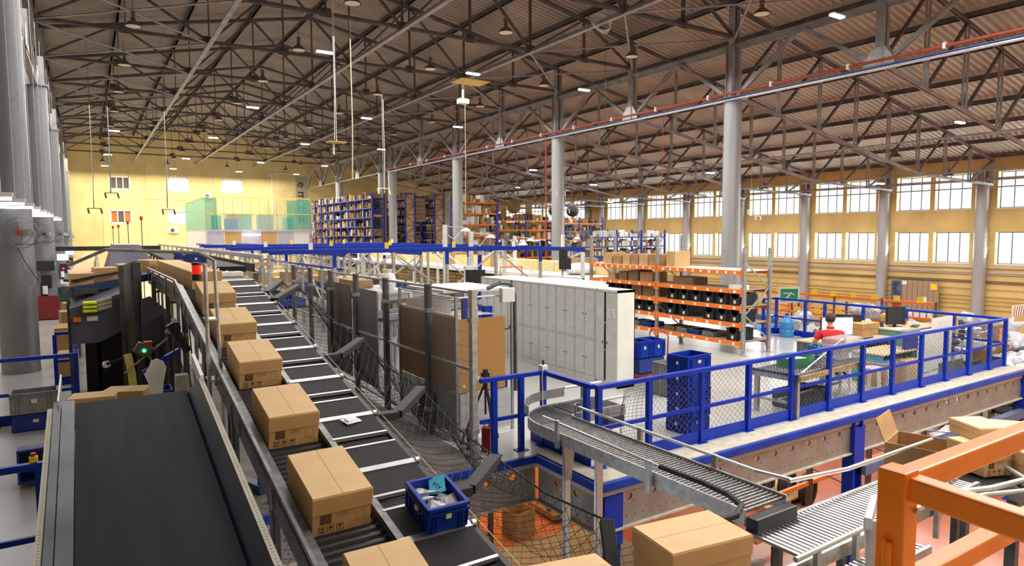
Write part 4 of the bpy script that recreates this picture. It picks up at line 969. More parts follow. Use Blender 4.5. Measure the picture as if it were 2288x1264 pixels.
t=thing('blue_rack_parts','blue machine frame seen inside the booth','frame',(5.0,9.2,0)); obj('frame_bar',B().box(0,0,1.2,.08,.08,2.0),BLUE,t); obj('frame_bar',B().box(.45,.1,1.3,.6,.2,1.85),BLUE,t); obj('wrap',packet(.4,.5,seed=9),BAG,t,(.3,.1,1.75)); obj('foot_bar',B().box(0,0,0,.06,.06,1.2),STEELD,t)
# tripod
t=thing('tripod','black camera tripod beside the short blue railing','tripod',(4.72,8.05,0))
for a in (.5,2.6,4.6): obj('leg',B().tube((0.03*math.cos(a),.03*math.sin(a),.85),(.36*math.cos(a),.36*math.sin(a),.01),.016,8),BLACK,t); 
obj('centre_column',B().tube((0,0,.45),(0,0,1.0),.015,8),BLACK,t); obj('tripod_head',B().box(-.05,-.04,1.0,.05,.04,1.05).box(-.02,-.02,1.05,.03,.03,1.1).tube((0,0,1.02),(.12,.05,.96),.008,6),BLACK,t); obj('collar',B().tube((0,0,.82),(0,0,.9),.035,10),BLACK,t)
# red canisters
for i,(x,y,h) in enumerate(((4.60,7.82,.34),(4.47,8.02,.32))):
    t=thing('canister','dark red metal canister at the foot of the fence, %s one'%('nearer' if i==0 else 'farther'),'canister',(x,y,0)); obj('canister_body',B().tube((0,0,0),(0,0,h),.085,4),mat('dark_red_metal',(.28,.012,.012),.3,.3),t,bevel=.012); obj('spout',B().tube((.04,0,h),(.06,0,h+.06),.015,8),STEELD,t); obj('handle',B().path([(-.05,0,h),(-.03,0,h+.05),(.03,0,h+.05)],.008,5),STEELD,t)
t=thing('crate','small blue crate standing behind the brown booth','crate',(6.42,10.55,0),.1); tote_parts(t,.25,.4,.36,TOTE)
# ---------------- lockers
def locker():
    t=thing('locker','','locker',(0,0,0),0,'grey lockers'); W=.648;D=.45;H=1.93
    obj('locker_case',B().box(.02,0,.0,D,W,H-.02).box(.0,0,.12,.02,.02,H-.02).box(0,W-.02,.12,.02,W,H-.02).box(0,.315,.12,.02,.34,H-.02).box(0,.0,.86,.02,W,.90).box(0,0,H-.05,.02,W,H-.02).box(0,0,0,.02,W,.13),LOCK,t)
    obj('top_cover',B().box(-.005,0,H-.02,D,W,H),LOCKS,t)
    for z0,z1 in ((.135,.855),(.905,H-.055)):
        for y0,y1 in ((.025,.31),(.345,W-.025)):
            obj('door_seam',B().box(-.002,y0-.005,z0-.005,.004,y1+.005,z1+.005),mat('seam_dark',(.10,.10,.09),.7),t)
            d=obj('door',B().box(-.004,y0,z0,.012,y1,z1),LOCK,t)
            for zz in (z1-.11,z1-.14,z0+.11,z0+.14): obj('vent_slot',B().box(-.008,(y0+y1)/2-.05,zz,-.003,(y0+y1)/2+.05,zz+.008),LOCKS,d)
            yk=y1-.03 if y0<.1 else y0+.03; obj('lock',B().box(-.016,yk-.008,(z0+z1)/2-.012,-.003,yk+.008,(z0+z1)/2+.012),STEELD,d)
            obj('number_tag',B().box(-.007,(y0+y1)/2-.015,z1-.06,-.003,(y0+y1)/2+.015,z1-.035),PAPER,d)
    return t
LK=locker()
for i in range(7):
    y=10.26+.656*i; lab='grey two-tier steel locker in the front row, %s from the near end'%ordn(i+1)
    if i==0: LK.location=(8.6,y,0);LK['label']=lab
    else: dup(LK,(8.6,y,0),label=lab)
t=thing('locker','near end locker with one tall door ajar and paper notices','locker',(8.6,9.58,0),0,'grey lockers')
obj('locker_case',B().box(0,0,0,.45,.02,1.93).box(0,.62,0,.45,.655,1.93).box(.43,0,0,.45,.64,1.93).box(0,0,0,.45,.64,.1).box(0,0,1.88,.45,.64,1.93).box(0.02,.03,1.25,.43,.62,1.27).box(0.02,.03,.7,.43,.62,.72),LOCKS,t)
obj('inner_back',B().box(.3,.02,.1,.32,.62,1.88),mat('locker_inside',(.06,.06,.065),.7),t)
for nm,y0,y1,x0,rz in (('door',.01,.335,-.008,0),('door',.40,.63,-.01,0)):
    d=obj(nm,B().box(x0,y0,.10,x0+.012,y1,1.87),LOCK,t); obj('lock',B().box(x0-.01,y0+.02 if y0>.3 else y1-.04,.85,x0,y0+.04 if y0>.3 else y1-.02,.9),STEELD,d); obj('notice',B().box(x0-.003,y0+.05,1.38,x0,y1-.05,1.56),PAPER,d)
    tx=B()
    for k in range(3): tx.box(x0-.004,y0+.13,1.42+.045*k,x0-.003,y1-.13,1.43+.045*k)
    obj('notice_lines',tx,INKL,d,kind='stuff')
for i in range(6):
    y=10.9+.656*i; dup(LK,(9.52,y+.656,0),PI,label='grey locker in the back row behind the front row, %s from the near end'%ordn(i),group='grey lockers, back row')
    if i in (1,2,3): dup(LK,(9.56,y,0),0,label='grey locker in the third row behind the front row, %s from the near end'%ordn(i-1),group='grey lockers, third row')
KCclear=KC.clear()
# cart with blue crates
t=thing('hand_cart','red platform cart with a tube handle behind the lockers','cart',(10.0,9.95,0),-.1)
obj('cart_deck',B().box(-.75,-.30,.16,.05,.35,.20),mat('cart_deck',(.35,.10,.07),.5),t); obj('cart_handle',B().path([(.06,-.28,.2),(.10,-.28,.9),(.08,-.18,1.0),(.08,.2,1.0),(.10,.32,.9),(.06,.32,.2)],.014,8),RED,t)
obj('cart_frame',B().box(-.75,-.30,.13,.07,-.27,.17).box(-.75,.32,.13,.07,.35,.17),RED,t)
for x in (-.65,-.05):
    for y in (-.25,.3): obj('wheel',B().tube((x,y-.02,.065),(x,y+.02,.065),.065,14),RUB,t)
for i,x in enumerate((9.78,9.40)):
    o=thing('crate','blue crate on the red cart, %s one'%('right' if i==0 else 'left'),'crate',(x,9.85,.52),-.1,'crates on the cart'); tote_parts(o,.36,.46,.34,TOTE); 
one('cart_crate_stand','blue crate underneath the two crates on the cart','crate',B().open_box(9.25,9.65,.2,9.95,10.1,.50,.015),TOTED)
# stack of blue crates
CS=None
for i in range(5):
    lab=['bottom','second from the bottom','middle','fourth from the bottom','topmost'][i]+' blue crate of the tall stack behind the netting'
    if CS is None: CS=thing('crate',lab,'crate',(7.72,6.98,0.0),.06,'tall stack of blue crates'); tote_parts(CS,.56,.40,.25,TOTE)
    else: dup(CS,(7.72+.01*(i%2),6.98-.008*(i%3),.235*i),.06+.02*(i%2),label=lab)
t=thing('crate','grey ribbed crate standing behind the tall blue stack','crate',(9.2,8.75,0.0)); tote_parts(t,.6,.4,.62,GREYP)
# ---------------- orange pallet rack with black bins
t=thing('pallet_rack','orange and grey pallet rack in the middle, holding black bins','rack',(13.54,10.5,0))
RY=[0,2.94,5.85]; HL=[2.66,2.98,2.98]
for i,(y,h) in enumerate(zip(RY,HL)):
    for x in (0,.99):
        u=obj('upright',B().box(x-.045,y-.035,0,x+.045,y+.035,h if not(i==0 and x) else 2.66),GALV,t); obj('foot_plate',B().box(x-.08,y-.08,0,x+.08,y+.08,.012),GALV,u)
        b=B(); z=.1
        while z<h-.05: b.box(x-.047,y-.02,z,x-.045,y-.008,z+.02).box(x-.047,y+.008,z,x-.045,y+.02,z+.02).box(x-.02,y-.037,z,x-.008,y-.035,z+.02).box(x+.008,y-.037,z,x+.02,y-.035,z+.02); z+=.05
        obj('upright_holes',b,BLACK,u,kind='stuff')
    zz=[.35,1.0,1.65,2.3]
    for k,(a,c) in enumerate(zip(zz[:-1],zz[1:])): obj('brace',B().bar((.03 if k%2 else .96,y,a),(.96 if k%2 else .03,y,c),.02,.04),GALV,t)
    obj('brace',B().bar((.03,y,.35),(.96,y,.35),.02,.04),GALV,t)
LV=[.33,.79,1.22,1.63,2.10]
for i,(a,c) in enumerate(zip(RY[:-1],RY[1:])):
    for z in LV:
        for x in (-.03,1.0):
            bm=obj('shelf_beam',B().box(x-.02,a+.03,z-.10,x+.02,c-.03,z),ORANGE,t)
            for y in (a+.05,c-.05): obj('beam_hook',B().box(x-.025,y-.03,z-.17,x+.025,y+.03,z+.05),ORANGE,bm)
            if x<0:
                k=0;y=a+.25
                while y<c-.2: obj('label_card',B().box(x-.024,y-.035,z-.085,x-.02,y+.035,z-.02),PAPER,bm); y+=.27 if z>2 else .42
        obj('shelf_board',B().box(-.01,a+.03,z-.02,.98,c-.03,z+.004),WHITE if z>2 else mat('chipboard',(.42,.31,.24),.7),t)
BINM=mat('bin_black',(.012,.015,.018),.32,var=.2)
def bin_(w=.385,l=.55,h=.31):
    t=thing('storage_bin','','bin')
    # opens to -x: front low
    b=B().box(0,-w/2,0,l,w/2,.012).box(0,-w/2,0,l,-w/2+.012,h).box(0,w/2-.012,0,l,w/2,h).box(l-.012,-w/2,0,l,w/2,h)
    b.prism([(0,-w/2,0),(0,w/2,0),(0,w/2,h),(0,w*.30,h),(0,w*.24,h*.68),(0,w*.1,h*.56),(0,-w*.1,h*.56),(0,-w*.24,h*.68),(0,-w*.30,h),(0,-w/2,h)],(.012,0,0))
    obj('bin_body',b,BINM,t)
    r=B().box(-.012,-w/2-.008,h-.03,l,-w/2,h).box(-.012,w/2,h-.03,l,w/2+.008,h); 
    obj('bin_rim',r,BINM,t)
    for y in (-.42,-.36,.36,.42): obj('rib',B().box(-.012,y*w-.006,.01,0,y*w+.006,h-.03),BINM,t)
    obj('bin_back',B().box(l*.25,-w/2+.012,.01,l*.27,w/2-.012,h-.02),BINM,t)
    obj('label_card',B().box(-.014,-.035,.05,-.011,.035,.13),LABELM,t); return t
BN=None
def addbin(y,z,lab):
    global BN
    if BN is None: BN=bin_(); BN.location=(13.56,10.5+y,z);BN['label']=lab;BN['group']='black bins on the rack'
    else: dup(BN,(13.56,10.5+y,z),label=lab,group='black bins on the rack')
for i in range(6): addbin(.28+.42*i,1.224,'black bin on the third shelf of the nearer rack bay, %s from the upright'%ordn(i))
for i,y in enumerate((.28,.68,1.10,1.95,2.45)): addbin(y,.794,'black bin on the second shelf of the nearer rack bay, %s from the upright'%ordn(i))
addbin(.33,.334,'lone black bin on the lowest shelf beside the near upright')
for i in range(3): addbin(3.25+.42*i,.794,'black bin on the second shelf of the farther rack bay, %s from the upright'%ordn(i))
for i in range(3): addbin(4.4+.42*i,1.224,'black bin on the third shelf of the farther rack bay, %s from the upright'%ordn(i))
for i,(y,m) in enumerate(((1.15,GREYP),(1.6,TOTED),(2.05,GREYP),(2.5,CARDK),(3.4,TOTED),(3.9,GREYP),(4.5,TOTED))):
    o=thing('tray','low %s tray on the lowest rack shelf, %s from the near end'%({0:'grey',1:'dark blue',3:'brown'}.get([GREYP,TOTED,None,CARDK].index(m),'grey'),ordn(i)),'tray',(13.85,10.5+y,.334)); tote_parts(o,.55,.38,.13,m,labelm=None)
k=0
for y,w_,h_,z,m in ((2.55,.32,.42,2.104,CARD),(3.15,.5,.32,2.104,CARDD),(3.62,.35,.32,2.104,CARD),(4.0,.3,.32,2.104,CARDD),(4.35,.3,.3,2.104,CARD),(4.75,.35,.26,2.104,CARDD),(5.2,.4,.33,2.104,CARD),(2.1,.7,.2,1.634,CARDK),(3.5,.5,.27,1.634,CARDD),(4.05,.4,.3,1.634,CARDK),(4.5,.35,.25,1.634,CARDK),(5.0,.3,.16,1.634,CARD),(3.4,.45,.3,1.224,CARDK),(3.9,.4,.3,1.224,CARDK)):
    o=thing('carton','%s carton on the %s shelf of the orange rack, %s from the near end'%({CARD:'light',CARDD:'brown',CARDK:'dark'}[m],{2.104:'top',1.634:'fourth',1.224:'third'}[z],ordn(k)),'carton',(13.95,10.5+y,z)); carton_parts(o,.6,w_,h_,(m,m),lid=False,print_=False,cheap=True); k+=1
one('foam_block','white foam block on the fourth rack shelf near the close upright','block',B().box(13.52,10.55,1.634,13.8,10.95,1.74),WHITE)
# ---------------- roller table and things on it
t=thing('roller_table','low work table with skate wheels and a cork strip','table',(9.55,6.33,0),.09)
obj('frame',B().box(0,0,.62,2.35,.04,.70).box(0,.78,.62,2.35,.82,.70).box(0,0,.62,.04,.82,.70).box(2.31,0,.62,2.35,.82,.70),STEEL,t)
obj('dark_rail',B().box(-.01,0,.70,.03,.82,.74),NAVY,t); obj('cork_strip',B().box(.05,-.02,.63,2.35,.02,.71),mat('cork_strip',(.40,.30,.14),.8,col2=(.14,.10,.06),scale=30),t)
sk=B().tube((0,-.012,0),(0,.012,0),.03,10).mesh('skate_wheel',ROLL)
for i in range(10):
    for j in range(9): obj('skate_wheel',None,None,t,(.08+.095*i+(.04 if j%2 else 0),.08+.085*j,.71),me=sk)
obj('table_sheet',B().box(1.1,.04,.69,2.3,.78,.71),STEELD,t)
for x in (.06,2.28):
    for y in (.05,.76): obj('leg',B().box(x-.035,y-.035,0,x+.035,y+.035,.62),STEEL,t)
obj('cross_bar',B().box(.04,.38,.22,2.3,.42,.26).box(.04,.04,.22,.08,.78,.26),STEEL,t)
t=thing('basin','green oval plastic basin with paper on the roller table','basin',(10.3,6.9,.70)); b=B().lathe([(0,.0),(.33,.0),(.36,.02),(.40,.20),(.42,.2),(.37,.0)],n=28); o=obj('basin_body',b,GREEN,t,smooth=True); o.scale=(1.0,.62,1); obj('paper_sheet',B().box(-.25,-.15,.12,.25,.15,.14),PAPER,t)
t=thing('cord_bundle','coiled dark blue cord on the roller table','cord',(11.0,7.0,.72)); b=B()
for k in range(7): b.path([(.14*math.cos(a)*(1-.05*k),.10*math.sin(a)+.02*math.sin(k*2.+a*3),.05+.035*k+.02*math.cos(a*2+k)) for a in [2*PI*i/16 for i in range(17)]],.022,5)
obj('cord_coil',b,mat('blue_cord',(.02,.09,.25),.6),t)
one('curtain_rod','long thin white rod leaning across the roller table','rod',B().tube((9.8,6.45,.72),(12.0,7.05,1.02),.014,8),WHITE)
t=thing('clear_bin','frosted plastic tub standing on the far end of the table','tub',(11.75,6.9,.72)); obj('tub_body',B().box(-.35,-.2,0,.35,.2,.38),mat('frosted',(.45,.46,.48),.3,alpha=.38),t,bevel=.03)
t=thing('crate','dark grey crate with marks under the roller table','crate',(10.5,6.9,0),.03); tote_parts(t,.95,.5,.30,mat('charcoal_plastic',(.07,.075,.085),.5,var=.3),labelm=None)
# stools
for i,(x,y) in enumerate(((12.6,6.75),(12.0,7.15))):
    t=thing('stool','white plastic stool by the railing, %s one'%('right' if i==0 else 'left'),'stool',(x,y,0),.1)
    obj('seat',B().box(-.2,-.18,.42,.2,.18,.45),PAPER if i else mat('lilac_cloth',(.32,.25,.52),.8,col2=(.55,.56,.62),scale=12),t,bevel=.01)
    for sx in (-1,1):
        for sy in (-1,1): obj('leg',B().bar((sx*.17,sy*.15,.42),(sx*.2,sy*.18,0),.05,.05),PAPER,t)
# desk and seated man
def desk(label,x0,y0,x1,y1,z,side=TEAL):
    t=thing('desk',label,'desk',(x0,y0,0)); w=x1-x0;d=y1-y0
    obj('desktop',B().box(0,0,z-.03,w,d,z),WOOD,t,bevel=.004); obj('side_panel',B().box(.02,.03,0,.05,d-.03,z-.03),side,t); obj('side_panel',B().box(w-.05,.03,0,w-.02,d-.03,z-.03),side,t); obj('front_panel',B().box(.05,d-.06,.2,w-.05,d-.04,z-.03),side,t); return t
desk('wooden desk in front of the man in red',13.05,7.85,15.3,8.75,.68,STEELD)
desk('teal-sided desk to the right of the seated man',15.3,7.6,17.1,8.5,.83)
desk('low teal-sided table nearer the railing',13.1,6.85,14.4,7.5,.62)
def monitor(label,x,y,z,rz,w=.62,h=.38,lit=False,tilt=0):
    t=thing('monitor',label,'monitor',(x,y,z),rz)
    obj('screen_case',B().box(-w/2,-.02,.05,w/2,.03,.05+h),BLACK,t,bevel=.006); obj('screen',B().box(-w/2+.015,-.024,.065,w/2-.015,-.018,.05+h-.015),SCREEN if lit else SCRD,t)
    obj('stand_neck',B().box(-.03,.0,0,.03,.04,.15),BLACK,t); obj('stand_foot',B().box(-.12,-.08,0,.12,.1,.012),BLACK,t)
    if lit:
        b=B().box(-w/2+.015,-.026,.065,w/2-.015,-.0245,.085); obj('task_bar',b,mat('screen_blue',(.05,.15,.5),.3,emit=(.05,.2,.8),es=1),t)
        for k in range(6): obj('screen_line',B().box(.05,-.026,.2+.035*k,.25,-.0245,.203+.035*k),mat('screen_grey2',(.5,.6,.7),.4,emit=(.4,.55,.7),es=.8),t)
    return t
monitor('lit computer monitor in front of the man in red',14.05,8.40,.68,-.50,.74,.42,True)
monitor('black monitor turned away behind the lit one',14.85,8.6,.68,-.9,.55,.40); monitor('dark monitor tilted on the teal-sided desk',15.85,8.05,.83,-.35,.5,.42)
t=thing('keyboard','black keyboard on the man\'s desk','keyboard',(14.55,8.0,.685),.1); obj('keyboard_base',B().box(-.2,-.07,0,.2,.07,.02),BLACK,t)
for r_ in range(4): obj('key_row',B().box(-.19,-.06+.033*r_,.02,.19,-.035+.033*r_,.027),GREYP,t)
o=thing('carton','brown carton on the desk behind the keyboard','carton',(15.0,8.35,.685),1.5); carton_parts(o,.4,.62,.28,(CARDD,CARD),print_=False)
for i,(x,y,c) in enumerate(((15.55,8.2,NAVY),(16.15,8.25,PAPER),(16.35,8.1,RED),(16.6,8.2,GREEN))): one('mug',['navy','white','red','green'][i]+' cup on the teal-sided desk','cup',B().lathe([(0,0),(.04,0),(.045,.11),(.038,.11),(.035,.02),(0,.02)],n=14),c,(x,y,.83),smooth=True)
one('paper_sheet','loose white papers on the teal-sided desk','paper',B().box(15.35,7.7,.832,15.75,7.95,.838),PAPER)
t=thing('keyboard','dark keyboard on the teal-sided desk','keyboard',(16.25,7.8,.835),.3); obj('keyboard_base',B().box(-.2,-.07,0,.2,.07,.02),BLACK,t)
def skin(name,pts,edges,rad,m,parent,root=0,lv=2,loc=None):
    me=bpy.data.meshes.new(name); me.from_pydata(pts,edges,[]); o=bpy.data.objects.new(name,me); COL.objects.link(o); o.parent=parent
    if loc: o.location=loc
    md=o.modifiers.new('skin','SKIN'); md.use_smooth_shade=True
    for i,r in enumerate(rad):
        v=me.skin_vertices[0].data[i]; v.radius=(r,r) if not isinstance(r,tuple) else r; v.use_root=(i==root)
    s=o.modifiers.new('sub','SUBSURF'); s.levels=lv; s.render_levels=lv
    dg=bpy.context.evaluated_depsgraph_get(); m2=bpy.data.meshes.new_from_object(o.evaluated_get(dg)); o.modifiers.clear(); o.data=m2
    m2.materials.clear(); m2.materials.append(m); m2.polygons.foreach_set('use_smooth',[True]*len(m2.polygons)); return o
SKIN=mat('skin',(.50,.27,.17),.55); HAIR=mat('dark_hair',(.025,.017,.012),.7,bump=.5,bscale=90); POLO=mat('red_polo',(.50,.008,.014),.8,var=.15,scale=9,bump=.3,bscale=14); JEANS=mat('dark_trousers',(.03,.035,.06),.85); 
man=thing('person','man in red polo shirt, short dark hair, seated at the desk, back to camera','person',(13.2,8.0,-.19),-.65); man.scale=(1.1,1.08,1.0)
# local frame: facing +y
Z=.16
body_pts=[(0,0,.58),(0,.02,.76),(0,.03,.95),(0,.05,1.10),(0,.06,1.19),(0,.075,1.25),(0,.09,1.31),
 (-.19,.05,1.09),(-.27,.07,.93),(-.26,.26,.80),(-.22,.36,.80),(.19,.05,1.09),(.27,.07,.93),(.26,.26,.80),(.20,.36,.80),
 (-.1,.02,.56),(-.13,.40,.56),(-.13,.44,.24),(-.13,.55,.19),(.1,.02,.56),(.13,.40,.56),(.13,.44,.24),(.13,.55,.19)]
E_=[(0,1),(1,2),(2,3),(3,4),(4,5),(5,6),(3,7),(7,8),(8,9),(9,10),(3,11),(11,12),(12,13),(13,14),(0,15),(15,16),(16,17),(17,18),(0,19),(19,20),(20,21),(21,22)]
R_=[(.11,.07),(.10,.07),(.11,.07),(.10,.06),(.055,.055),(.052,.055),(.05,.05),.062,.05,.038,.028,.062,.05,.038,.028,.09,.075,.05,.045,.09,.075,.05,.045]
skin('body',body_pts,E_,R_,SKIN,man)
# head
hp=B(); import itertools
me=bpy.data.meshes.new('head')
def ell(c,r,n=18,m_=12,f=None):
    b=B();P=[];F=[]
    for j in range(m_+1):
        th=PI*j/m_
        for i in range(n):
            ph=2*PI*i/n; p=Vector((r[0]*math.sin(th)*math.cos(ph),r[1]*math.sin(th)*math.sin(ph),r[2]*math.cos(th)))
            if f: p=f(p)
            P.append(p+Vector(c))
    for j in range(m_):
        for i in range(n): F.append((j*n+i,(j+1)*n+i,(j+1)*n+(i+1)%n,j*n+(i+1)%n))
    return b.add(P,F)
def headf(p):
    if p.z<0: p=Vector((p.x*(1+.35*p.z/.13),p.y*(1+.15*p.z/.13),p.z))
    return p
obj('head',ell((0,.10,1.375),(.082,.10,.125),f=headf),SKIN,man,smooth=True)
obj('ear',ell((-.085,.10,1.365),(.012,.022,.034),8,6),SKIN,man,smooth=True); obj('ear',ell((.085,.10,1.365),(.012,.022,.034),8,6),SKIN,man,smooth=True)
obj('nose',ell((0,.205,1.36),(.014,.02,.025),8,6),SKIN,man,smooth=True)
for s in (-1,1): obj('eye',ell((s*.032,.188,1.385),(.013,.008,.007),8,6),PAPER,man,smooth=True)
obj('mouth',B().box(-.025,.18,1.315,.025,.19,1.322),RED,man)
obj('hair',ell((0,.085,1.405),(.092,.105,.108),f=lambda p:Vector((p.x,p.y if p.z>-.02 else min(p.y,.0),max(p.z,-.075)))),HAIR,man,smooth=True)
sh=[(0,0,.60),(0,.02,.76),(0,.03,.95),(0,.05,1.10),(0,.06,1.17),(-.19,.05,1.09),(-.265,.07,.95),(.19,.05,1.09),(.265,.07,.95)]
skin('polo_shirt',sh,[(0,1),(1,2),(2,3),(3,4),(3,5),(5,6),(3,7),(7,8)],[(.165,.125),(.15,.115),(.175,.125),(.17,.115),(.075,.07),.078,.072,.078,.072],POLO,man)
obj('collar',B().lathe([(.075,0),(.068,.045),(.06,.045)],(0,.065,1.185),16),POLO,man,smooth=True)
tr=[body_pts[i] for i in (0,15,16,17,19,20,21)]
skin('trousers',tr,[(0,1),(1,2),(2,3),(0,4),(4,5),(5,6)],[(.165,.125),.10,.085,.06,.10,.085,.06],JEANS,man)
for s in (-1,1):
    base=Vector((s*.21,.37,.80)); h=skin('hand',[(0,-.03,0),(0,.03,0),(s*-.02,.06,0),(s*-.05,.03,-.0),(-.028,.07,0),(-.03,.11,-.012),(-.01,.075,0),(-.01,.12,-.012),(.01,.073,0),(.012,.112,-.012),(.028,.065,0),(.03,.095,-.012),(s*-.055,.055,-.01)],[(0,1),(1,3),(3,12),(1,4),(4,5),(1,6),(6,7),(1,8),(8,9),(1,10),(10,11)]+[(1,2)],[.026,.03,.01,.013,.010,.008,.010,.008,.010,.008,.009,.007,.009],SKIN,man,lv=1,loc=base)
t=thing('office_chair','black office chair under the man in red','chair',(13.17,7.95,-.0),-.65); obj('seat',B().box(-.24,-.22,.30,.24,.26,.37),BLACK,t,bevel=.03); obj('backrest',B().box(-.22,-.30,.36,.22,-.22,.56),RUB,t,bevel=.03); obj('gas_stem',B().tube((0,0,.1),(0,0,.30),.03,10),STEELD,t)
for k in range(5):
    a=2*PI*k/5; f_=obj('foot_arm',B().bar((0,0,.1),(.28*math.cos(a),.28*math.sin(a),.07),.05,.03),BLACK,t); obj('castor',B().tube((.28*math.cos(a)-.02,.28*math.sin(a),.03),(.28*math.cos(a)+.02,.28*math.sin(a),.03),.03,10),BLACK,f_)
t=thing('office_chair','dark office chair with a round white emblem on a jacket','chair',(16.55,7.25,0),.5); obj('seat',B().box(-.26,-.24,.5,.26,.26,.58),BLACK,t,bevel=.03); obj('backrest',B().box(-.30,-.32,.60,.30,-.24,1.02),mat('navy_cloth',(.015,.02,.05),.85),t,bevel=.05); obj('stem',B().tube((0,0,.05),(0,0,.5),.03,10),STEELD,t); obj('emblem_ring',B().lathe([(.10,-.01),(.12,-.01),(.12,.0),(.10,0),(.10,-.01)],n=20),PAPER,t,(-.1,-.33,.86)).rotation_euler=(PI/2,0,0); obj('base',B().bar((-.25,0,.04),(.25,0,.04),.05).bar((0,-.25,.04),(0,.25,.04),.05),BLACK,t)
# water bottle
t=thing('water_bottle','large blue water cooler bottle on the floor by the railing','bottle',(17.1,11.75,0)); obj('bottle_body',B().lathe([(0,0),(.19,0),(.2,.03),(.2,.2),(.185,.22),(.2,.24),(.2,.42),(.17,.5),(.06,.58),(.05,.66),(0,.66)],n=24),mat('water_blue',(.05,.25,.60),.15,alpha=.8),t,smooth=True); obj('cap',B().tube((0,0,.65),(0,0,.69),.055,14),BLUE,t)
one('kick_box','blue panel on the floor beside the water bottle','panel',B().box(16.6,12.2,0,17.0,12.25,.25),BLUE)
# partition panels, sack, carts by the far railing
for i,(x0,x1,y,z1) in enumerate(((14.75,15.35,7.0,.95),(15.45,16.35,7.05,1.15))): one('partition_panel','white board panel behind the netting, %s one'%('left' if i==0 else 'right'),'panel',B().box(x0,y,.02,x1,y+.03,z1),WHITE,bevel=.004)
o=thing('carton','beige carton standing beside the white panels','carton',(14.0,6.9,0),1.6); carton_parts(o,.35,.55,.44,(mat('beige_board',(.58,.45,.33),.8),CARD),lid=False,print_=False,cheap=True)
o=thing('carton','brown carton behind the white stool','carton',(13.25,6.95,0),1.6); carton_parts(o,.35,.6,.46,(CARDD,CARD),lid=False,print_=False,cheap=True)
one('blue_lid','bright blue lid lying on the brown carton','lid',B().box(13.0,6.8,.465,13.6,7.15,.49),mat('sky_blue',(.02,.20,.60),.4))  # thin blue lid on the carton
t=thing('jacket','blue and grey jacket hanging on a chair back','jacket',(14.35,6.95,.55)); obj('jacket_body',B().box(-.3,-.05,0,.22,.05,.42),TOTED,t,bevel=.04); obj('jacket_collar',B().box(-.32,-.06,.32,.26,.06,.48),GREYP,t,bevel=.03); obj('chair_legs',B().box(-.25,-.03,-.55,-.21,.03,0).box(.15,-.03,-.55,.19,.03,0),STEELD,t)
one('grey_panel','slanted dark grey panel leaning on the railing','panel',B().box(14.9,6.62,.02,15.9,6.66,.30),GREYP)
t=thing('wire_trolley','steel shelf trolley holding bagged goods near the far corner','trolley',(16.75,6.9,0))
for z in (.15,.45,.75): obj('shelf_board',B().box(-.35,-.25,z,.45,.3,z+.02),STEEL,t)
for x in (-.34,.44):
    for y in (-.24,.29): obj('post',B().tube((x,y,0),(x,y,1.0),.013,6),STEEL,t)
for i,(x,z) in enumerate(((16.6,.77),(16.95,.77),(16.7,.47))): one('bag','clear bag of dark goods on the steel trolley, %s one'%['upper left','upper right','lower'][i],'bag',packet(.4,.35,seed=20+i),BAG,(x,6.9,z+.08),.4*i)
o=thing('carton','orange-brown carton low in the far railing corner','carton',(17.05,6.75,.0)); carton_parts(o,.3,.3,.4,(CORK,CARD),lid=False,print_=False,cheap=True)
# ---------------- middle distance: blue-beamed packing racks
def longbeam(label,a,c,h=.12,w=.06,m=BLUE,cat='beam',z0=None,grp=None): return one('long_beam',label,cat,B().bar(a,c,w,h),m,group=grp)
for i,y in enumerate((18.4,24.0,30.0)):
    x1=(13.0,13.3,13.6)[i]
    t=thing('frame_rack','blue-topped steel frame crossing the hall, %s from the camera'%ordn(i),'rack',(4.1,y,0)); L=x1-4.1
    obj('top_beam',B().box(0,-.03,2.50,L,.03,2.62),BLUE,t); obj('top_beam',B().box(0,.9,2.52,L,.96,2.62),BLUED,t)
    n_=5
    for k in range(n_+1):
        x=L*k/n_; obj('post',B().box(x-.04,-.04,0,x+.04,.04,2.5),GALV,t); obj('post_sleeve',B().box(x-.045,-.045,2.1,x+.045,.045,2.5),BLUED,t) if k%2 else None
        if k<n_: obj('diagonal',B().bar((x+.05,0,1.25 if k%2 else 2.45),(x+L/n_-.05,0,2.45 if k%2 else 1.25),.025,.05),GALV,t)
    for k in range(4):
        x=L*(k+.5)/4; obj('yellow_card',B().box(x-.06,-.035,2.62,x+.06,-.03,2.80),YEL if k%3 else PAPER,t)
for i,x in enumerate((3.95,6.2,8.6)):
    t=thing('side_rack','long steel rack running away beside the belts, %s from the left'%ordn(i),'rack',(x,18.5,0))
    obj('top_beam',B().box(-.03,0,2.40,.03,30,2.50),LILAC if i==0 else BLUED,t); obj('lower_beam',B().box(-.04,0,1.42 if i>2 else 2.0,.04,30,1.50 if i>2 else 2.06),BLUE if i%2 else GALV,t); obj('shelf_deck',B().box(.05,0,1.0,1.3,30,1.06),mat('dark_deck',(.05,.055,.06),.6),t)
    for k in range(14): obj('post',B().box(-.04,2.2*k-.04,0,.04,2.2*k+.04,2.4),GALV,t)
    for k in range(8): obj('diagonal',B().bar((0,2.2*k,.9 if k%2 else 2.3),(0,2.2*k+2.2,2.3 if k%2 else .9),.03,.05),GALV,t)
    for k in range(8):
        o=thing('tray','dark tray on the deck of rack %s from the left, %s from the camera'%(ordn(i),ordn(k)),'tray',(x+.6,19.3+2.2*k,1.06)); obj('tray_body',B().open_box(-.5,-.9,0,.5,.9,.22,.02),BLACK if (i+k)%3 else TOTED,o)
